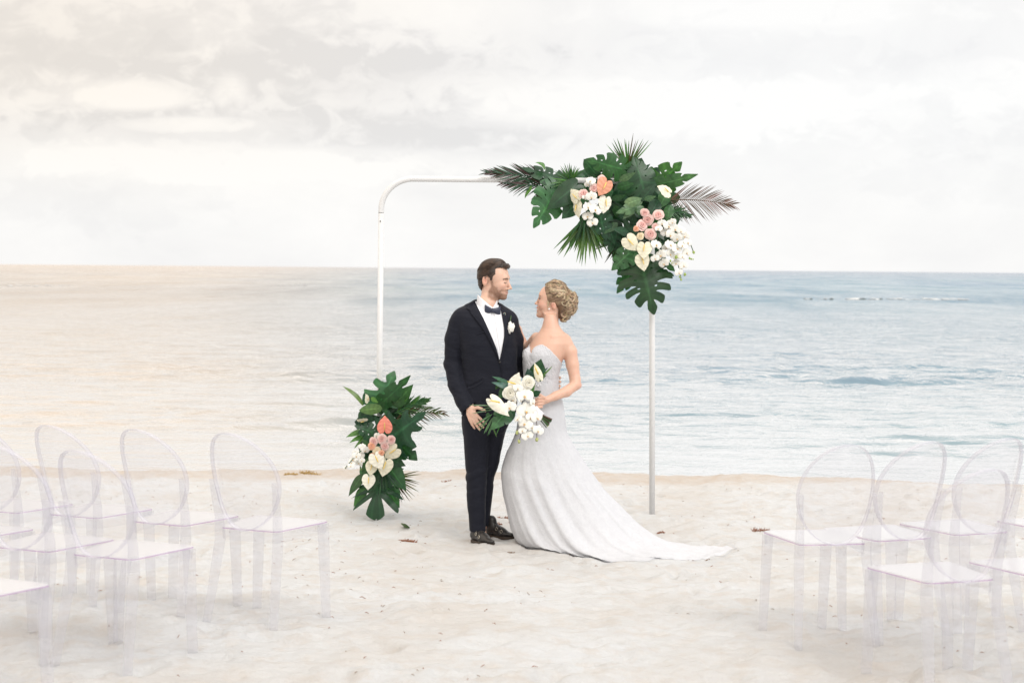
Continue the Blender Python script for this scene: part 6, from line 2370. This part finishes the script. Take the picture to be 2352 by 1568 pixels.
    nl = [(1185, 800), (1199, 798), (1203, 794), (1210, 791.5), (1216, 791), (1218, 800), (1219.5, 814), (1222, 804), (1228, 797), (1236, 792.5), (1245, 790.5), (1254, 795), (1264, 803), (1275, 814), (1284, 825), (1293, 838), (1310, 842)]
    NX = np.array([Q(a_, b_, -0.09)[0] for a_, b_ in nl]); NZ = np.array([Q(a_, b_, -0.09)[2] for a_, b_ in nl])

    def neck(X, Y, Z):
        zt_ = np.interp(X[:, 0, 0], NX, NZ)[:, None, None] + 0.0015 * np.sin(X * 700)
        zt_ = zt_ + np.where(Y > PY + 0.02, -0.03, 0)
        return (zt_ - Z) + 0 * Y
    fb.put(neck, (Q(1180, 900)[0], PY - 0.2, Q(1240, 940)[2]), (Q(1310, 900)[0], PY + 0.2, Q(1240, 770)[2]), 0.0, 'carve')
    V, Fq = fb.mesh()
    V = relax(V, Fq, 1, 0.3)
    Nn = vnormals(V, Fq)
    V = V + Nn * (np.abs(n3(V, 70, 33)) * 0.004)[:, None]
    bod = mesh_obj('bodice', V, Fq, M_BODICE, root)
    # beads sewn all over it
    mb = MB()
    r3 = np.random.default_rng(9)
    ids = r3.choice(len(V), 2600, replace=False)
    for q in ids:
        if Nn[q, 1] > 0.4: continue
        rad = r3.uniform(0.0014, 0.0030)
        c = V[q] + Nn[q] * rad * 0.4
        if c[2] < Q(1240, 888)[2] and r3.random() < 0.6: continue
        o = [(rad, 0, 0), (-rad, 0, 0), (0, rad, 0), (0, -rad, 0), (0, 0, rad), (0, 0, -rad)]
        mb.add([c + np.array(k_) for k_ in o], [(0, 2, 4), (2, 1, 4), (1, 3, 4), (3, 0, 4), (2, 0, 5), (1, 2, 5), (3, 1, 5), (0, 3, 5)])
    bb = mb.build('beads', M_BEAD, bod, smooth=False)
    tag(bb, kind='stuff')

    # --- skirt and train: rings from waist to hem
    LR = [(878, 1203.5, 878, 1282, 0.10, 0.0), (900, 1202, 900, 1286, 0.108, 0.0), (925, 1198, 925, 1294, 0.118, 0.0), (960, 1191, 960, 1299, 0.128, 0.0), (993, 1184, 993, 1303, 0.138, 0.0), (1015, 1175, 1022, 1319, 0.15, -0.005),
          (1040, 1163, 1060, 1343, 0.17, -0.01), (1070, 1153, 1095, 1368, 0.19, -0.02), (1090, 1151, 1127, 1392, 0.205, -0.03), (1125, 1154, 1160, 1425, 0.225, -0.04),
          (1165, 1162, 1200, 1465, 0.25, -0.06), (1200, 1170, 1226, 1502, 0.275, -0.08), (1226, 1180, 1242, 1545, 0.30, -0.10), (1245, 1192, 1250, 1598, 0.32, -0.13),
          (1258, 1203, 1260, 1650, 0.33, -0.16), (1266, 1211, 1272, 1690, 0.335, -0.18)]
    A = np.array(LR, float)
    tk = np.arange(len(A))
    M = 86
    tt = np.linspace(0, len(A) - 1, M)

    def cr(col):
        out = []
        for t_ in tt:
            i = min(int(t_), len(A) - 2); q = t_ - i
            p0, p1, p2, p3 = A[max(i - 1, 0), col], A[i, col], A[i + 1, col], A[min(i + 2, len(A) - 1), col]
            out.append(0.5 * (2 * p1 + (p2 - p0) * q + (2 * p0 - 5 * p1 + 4 * p2 - p3) * q * q + (3 * p1 - p0 - 3 * p2 + p3) * q ** 3))
        return np.array(out)
    ly, lx, ry_, rx_, dep, dyc = [cr(i) for i in range(6)]
    K = 200
    th = np.linspace(0, 2 * math.pi, K, endpoint=False)
    V = np.zeros((M, K, 3))
    hemf = [(1213, 1268), (1242, 1273), (1280, 1276), (1328, 1278), (1370, 1281), (1414, 1283), (1485, 1287), (1540, 1286.5), (1585, 1284), (1640, 1282), (1671, 1280), (1690, 1274)]
    hg = np.array([Gd(a_, b_, -0.155) for a_, b_ in hemf])
    for m_ in range(M):
        t_ = m_ / (M - 1)
        yc = PY + dyc[m_]
        Lp, Rp = W(lx[m_], ly[m_], yc), W(rx_[m_], ry_[m_], yc)
        cx, rx = (Lp[0] + Rp[0]) / 2, (Rp[0] - Lp[0]) / 2
        cs, sn = np.cos(th), np.sin(th)
        # front is sn<0
        amp = 0.0015 + 0.024 * sstep(0.25, 1.0, t_)
        fo = fbm(th * 2.3 + 1.0 + 0.5 * t_, np.full(K, 2.0 + t_ * 1.4), 51, 3) * (0.5 - 0.5 * np.cos(th)) ** 0.0
        fo = fbm(5 * cs + 3.0, 5 * sn + t_ * 1.5, 51, 3)
        x = cx + rx * np.sign(cs) * np.abs(cs) ** 0.95
        # narrower in depth towards the train's tip
        taper = 1 - 0.45 * t_ * np.clip((x - cx) / rx, 0, 1) ** 2
        y = yc + (dep[m_] * taper) * sn
        k_ = np.where(sn < 0, 1.0, 0.6)
        y = y + fo * amp * 2.0 * (0.3 + np.abs(sn)) * k_
        x = x + fo * amp * 0.25 * (1 - np.abs(cs)) + (1 - sstep(0.0, 0.9, np.abs(sn))) * 0.0
        z = Lp[2] + (Rp[2] - Lp[2]) * np.clip((x - Lp[0]) / (Rp[0] - Lp[0]), 0, 1)
        V[m_] = np.stack([x, y, z], 1)
    # bring the last rings down on to the sand
    for m_ in range(M):
        t_ = tt[m_]
        q = sstep(10.5, 15.0, t_)
        if q <= 0: continue
        for k_ in range(K):
            x, y, z = V[m_, k_]
            if y < PY + dyc[m_]:
                yf = np.interp(x, hg[:, 0], hg[:, 1])
                fr = min(1.0, (PY + dyc[m_] - y) / max(dep[m_] * 0.7, 0.01))
                y = y + (yf - (PY + dyc[m_] - dep[m_])) * q * fr * 0.8
            g = gz(x, y)
            ruf = 0.007 * q * (1 + math.sin(x * 43 + y * 17) * 0.6 + 0.5 * math.sin(x * 91 - y * 60))
            if t_ > 14.2: ruf = 0.0 + 0.003 * abs(math.sin(x * 60 + y * 33))
            z = max(g + (0.003 if t_ < 14.7 else -0.004) + ruf * (1 if t_ < 14.7 else 0.0), z * (1 - q) + (g + (0.006 + ruf if t_ < 14.7 else -0.004)) * q)
            V[m_, k_] = (x, y, z)
    # hem tucked on the ground
    Vl = V.reshape(-1, 3)
    i = np.arange(M - 1)[:, None] * K + np.arange(K)[None, :]
    j = np.arange(M - 1)[:, None] * K + (np.arange(K)[None, :] + 1) % K
    Fq = np.stack([i, i + K, j + K, j], -1).reshape(-1, 4)
    Nn = vnormals(Vl, Fq)
    dn = n3(Vl, 26, 77)
    Vl = Vl + Nn * (dn * 0.0035)[:, None]
    sk = mesh_obj('skirt', Vl, Fq, M_LACE, root)
    # scalloped lace border lying along the hem
    mb = MB()
    ring = V[-1]
    for k_ in range(0, K, 1):
        a_, b_ = ring[k_], ring[(k_ + 1) % K]
        c = (a_ + b_) / 2
        Lh = np.linalg.norm(b_ - a_)
        d = (b_ - a_) / (Lh + 1e-9)
        o = np.array([d[1], -d[0], 0])
        mid = ring.mean(0)
        if np.dot(o, c - mid) < 0: o = -o
        pts = []
        for q in range(7):
            u = q / 6
            s_ = math.sin(math.pi * u)
            p = a_ + (b_ - a_) * (u * 1.1 - 0.05) + o * (0.005 + 0.007 * s_) * s_
            p = np.array([p[0], p[1], gz(p[0], p[1]) + 0.0015])
            pts.append(p)
        mb.add([c + np.array([0, 0, 0.003])] + pts, [(0, q + 1, q + 2) for q in range(6)])
    hb = mb.build('lace_hem', M_LACE, sk)
    tag(hb, kind='stuff')
    # jewelled belt clasp at the waist
    mb = MB()
    for q in range(16):
        p = Q(1236 + r3.uniform(-6, 6), 881 + r3.uniform(-4, 4)); y = fb.front_y(p[0], p[2])
        p[1] = (y if y else PY - 0.1) - 0.004
        mb.add(*blob(p, (0.0034,) * 3, q, 6, 4))
    mb.build('clasp', M_BEAD, root)
    # row of covered buttons at the back seam
    for q in range(6):
        p = Q(1281 + 0.3 * q, 853 + q * 5.2, 0.02)
        mb = MB(); mb.add(*blob(p, (0.0042,) * 3, q, 8, 5)); mb.build('button', M_PEARL, bod)


build_groom()
build_bride()


# ------------------------------------------------------------------ bits lying on the sand
M_WEED = material('dried reddish seaweed', (0.26, 0.115, 0.065), 0.9)
M_WEED_Y = material('dried golden seaweed', (0.42, 0.28, 0.10), 0.9)
M_WEED_D = material('dark dry seaweed', (0.22, 0.15, 0.10), 0.9)


def on_sand(px, py):
    p = Gd(px, py, -0.1)
    for _ in range(6):
        p = Gd(px, py, gz(p[0], p[1]))
    return p


def weed_tuft(name, px, py, wpx, mat, n, seed, label, cat='seaweed', hgt=0.5, group=None):
    r = np.random.default_rng(seed)
    c = on_sand(px, py)
    w = wpx * c[1] / F_PX
    mb = MB()
    for i in range(n):
        x = c[0] + r.uniform(-w / 2, w / 2)
        y = c[1] + r.uniform(-0.35, 0.35) * w * 0.6
        z = gz(x, y) - 0.002
        p = np.array([x, y, z])
        pts = [p]
        d = r.normal(0, 1, 3); d[2] = abs(d[2]) * hgt
        for k in range(4):
            d = d + r.normal(0, 0.7, 3); d[2] = max(d[2], -0.2 if k > 1 else 0.2)
            p = p + d / np.linalg.norm(d) * w * 0.07 * r.uniform(0.6, 1.3)
            p = np.array([p[0], p[1], max(p[2], gz(p[0], p[1]) + 0.001)])
            pts.append(p)
        mb.add(*tube(pts, [0.0022, 0.0024, 0.002, 0.0016, 0.0008], 4))
    o = mb.build(name, mat, smooth=False)
    return tag(o, label, cat, group)


weed_tuft('seaweed_clump', 1138, 1197, 26, M_WEED, 70, 1, 'dry reddish seaweed clump on the sand just behind the groom\'s left shoe', group='dry seaweed clumps')
weed_tuft('seaweed_clump', 1157, 1189, 24, M_WEED, 30, 2, 'wispy reddish seaweed scrap between the groom\'s leg and the skirt', group='dry seaweed clumps')
weed_tuft('seaweed_clump', 1172, 1205, 7, M_WEED, 18, 3, 'tiny reddish seaweed scrap touching the left edge of the skirt', group='dry seaweed clumps')
weed_tuft('seaweed_clump', 940, 1249, 30, M_WEED, 60, 4, 'flat reddish seaweed clump on the open sand in front of the low flower arrangement', group='dry seaweed clumps')
weed_tuft('seaweed_clump', 922, 1240, 10, M_WEED, 18, 5, 'small reddish seaweed scrap just above the flat clump on the open sand', group='dry seaweed clumps')
weed_tuft('seaweed_clump', 1025, 1106, 20, M_WEED, 26, 6, 'brown seaweed sprig near the top of the beach left of the groom', group='dry seaweed clumps')
weed_tuft('seaweed_clump', 1518, 1226, 16, M_WEED, 50, 7, 'reddish seaweed clump on the sand behind the train', group='dry seaweed clumps')
weed_tuft('seaweed_clump', 1746, 1221, 36, M_WEED, 55, 8, 'long reddish seaweed clump between the end of the train and the right chairs', group='dry seaweed clumps')
weed_tuft('seaweed_clump', 1173, 1268, 18, M_WEED_D, 30, 9, 'brownish scrap caught at the front left corner of the hem', group='dry seaweed clumps')
weed_tuft('seaweed_clump', 1625, 1286, 10, M_WEED_D, 20, 10, 'small dark scrap of weed in front of the train', group='dry seaweed clumps')
weed_tuft('seaweed_clump', 668, 1087, 26, M_WEED_Y, 80, 11, 'golden seaweed tuft at the waterline left of the arch, nearer the chairs', group='golden seaweed at the waterline', hgt=0.8)
weed_tuft('seaweed_clump', 712, 1089, 40, M_WEED_Y, 80, 12, 'wider golden seaweed tuft at the waterline left of the arch', group='golden seaweed at the waterline', hgt=0.7)


def fallen_leaf():
    a, b_ = on_sand(940, 1213), on_sand(917, 1211)
    a[2] += 0.006; b_[2] += 0.02
    V, Fc, C = leaf_mesh(a, b_, 0.07, OVATE, 1, 0, 1, -1.1, bend=0.3, col=(0.06, 0.10, 0.05), seed=3)
    mb = MB(); mb.add(V, Fc, [(*c, 1) for c in C])
    tag(mb.build('fallen_leaf', M_LEAF), 'single green leaf fallen on the sand below the low flower arrangement', 'leaf')


fallen_leaf()


def scraps():
    r = np.random.default_rng(90)
    sets = {'a': (M_WEED, MB()), 'b': (M_WEED_D, MB())}
    for i in range(1000):
        y = 5.4 + 9.0 * r.random() ** 0.8
        x = r.uniform(-0.34, 0.34) * y
        # denser in drifts
        if vnoise(np.array([x * 1.4]), np.array([y * 1.2]), 77)[0] < r.uniform(-0.35, 0.35): continue
        k = 'a' if r.random() < 0.55 else 'b'
        L = r.uniform(0.006, 0.026)
        an = r.uniform(0, 6.28)
        p0 = np.array([x, y, gz(x, y) + 0.001])
        q = p0 + np.array([math.cos(an), math.sin(an), 0]) * L
        q[2] = gz(q[0], q[1]) + r.uniform(0.001, 0.008)
        m_ = (p0 + q) / 2 + np.array([r.uniform(-0.004, 0.004), r.uniform(-0.004, 0.004), 0.003])
        sets[k][1].add(*tube([p0, m_, q], [0.0012, 0.0018, 0.0008], 4, False))
    o = sets['a'][1].build('seaweed_scraps', M_WEED, smooth=False); tag(o, kind='stuff')
    o = sets['b'][1].build('dark_seaweed_scraps', M_WEED_D, smooth=False); tag(o, kind='stuff')


scraps()
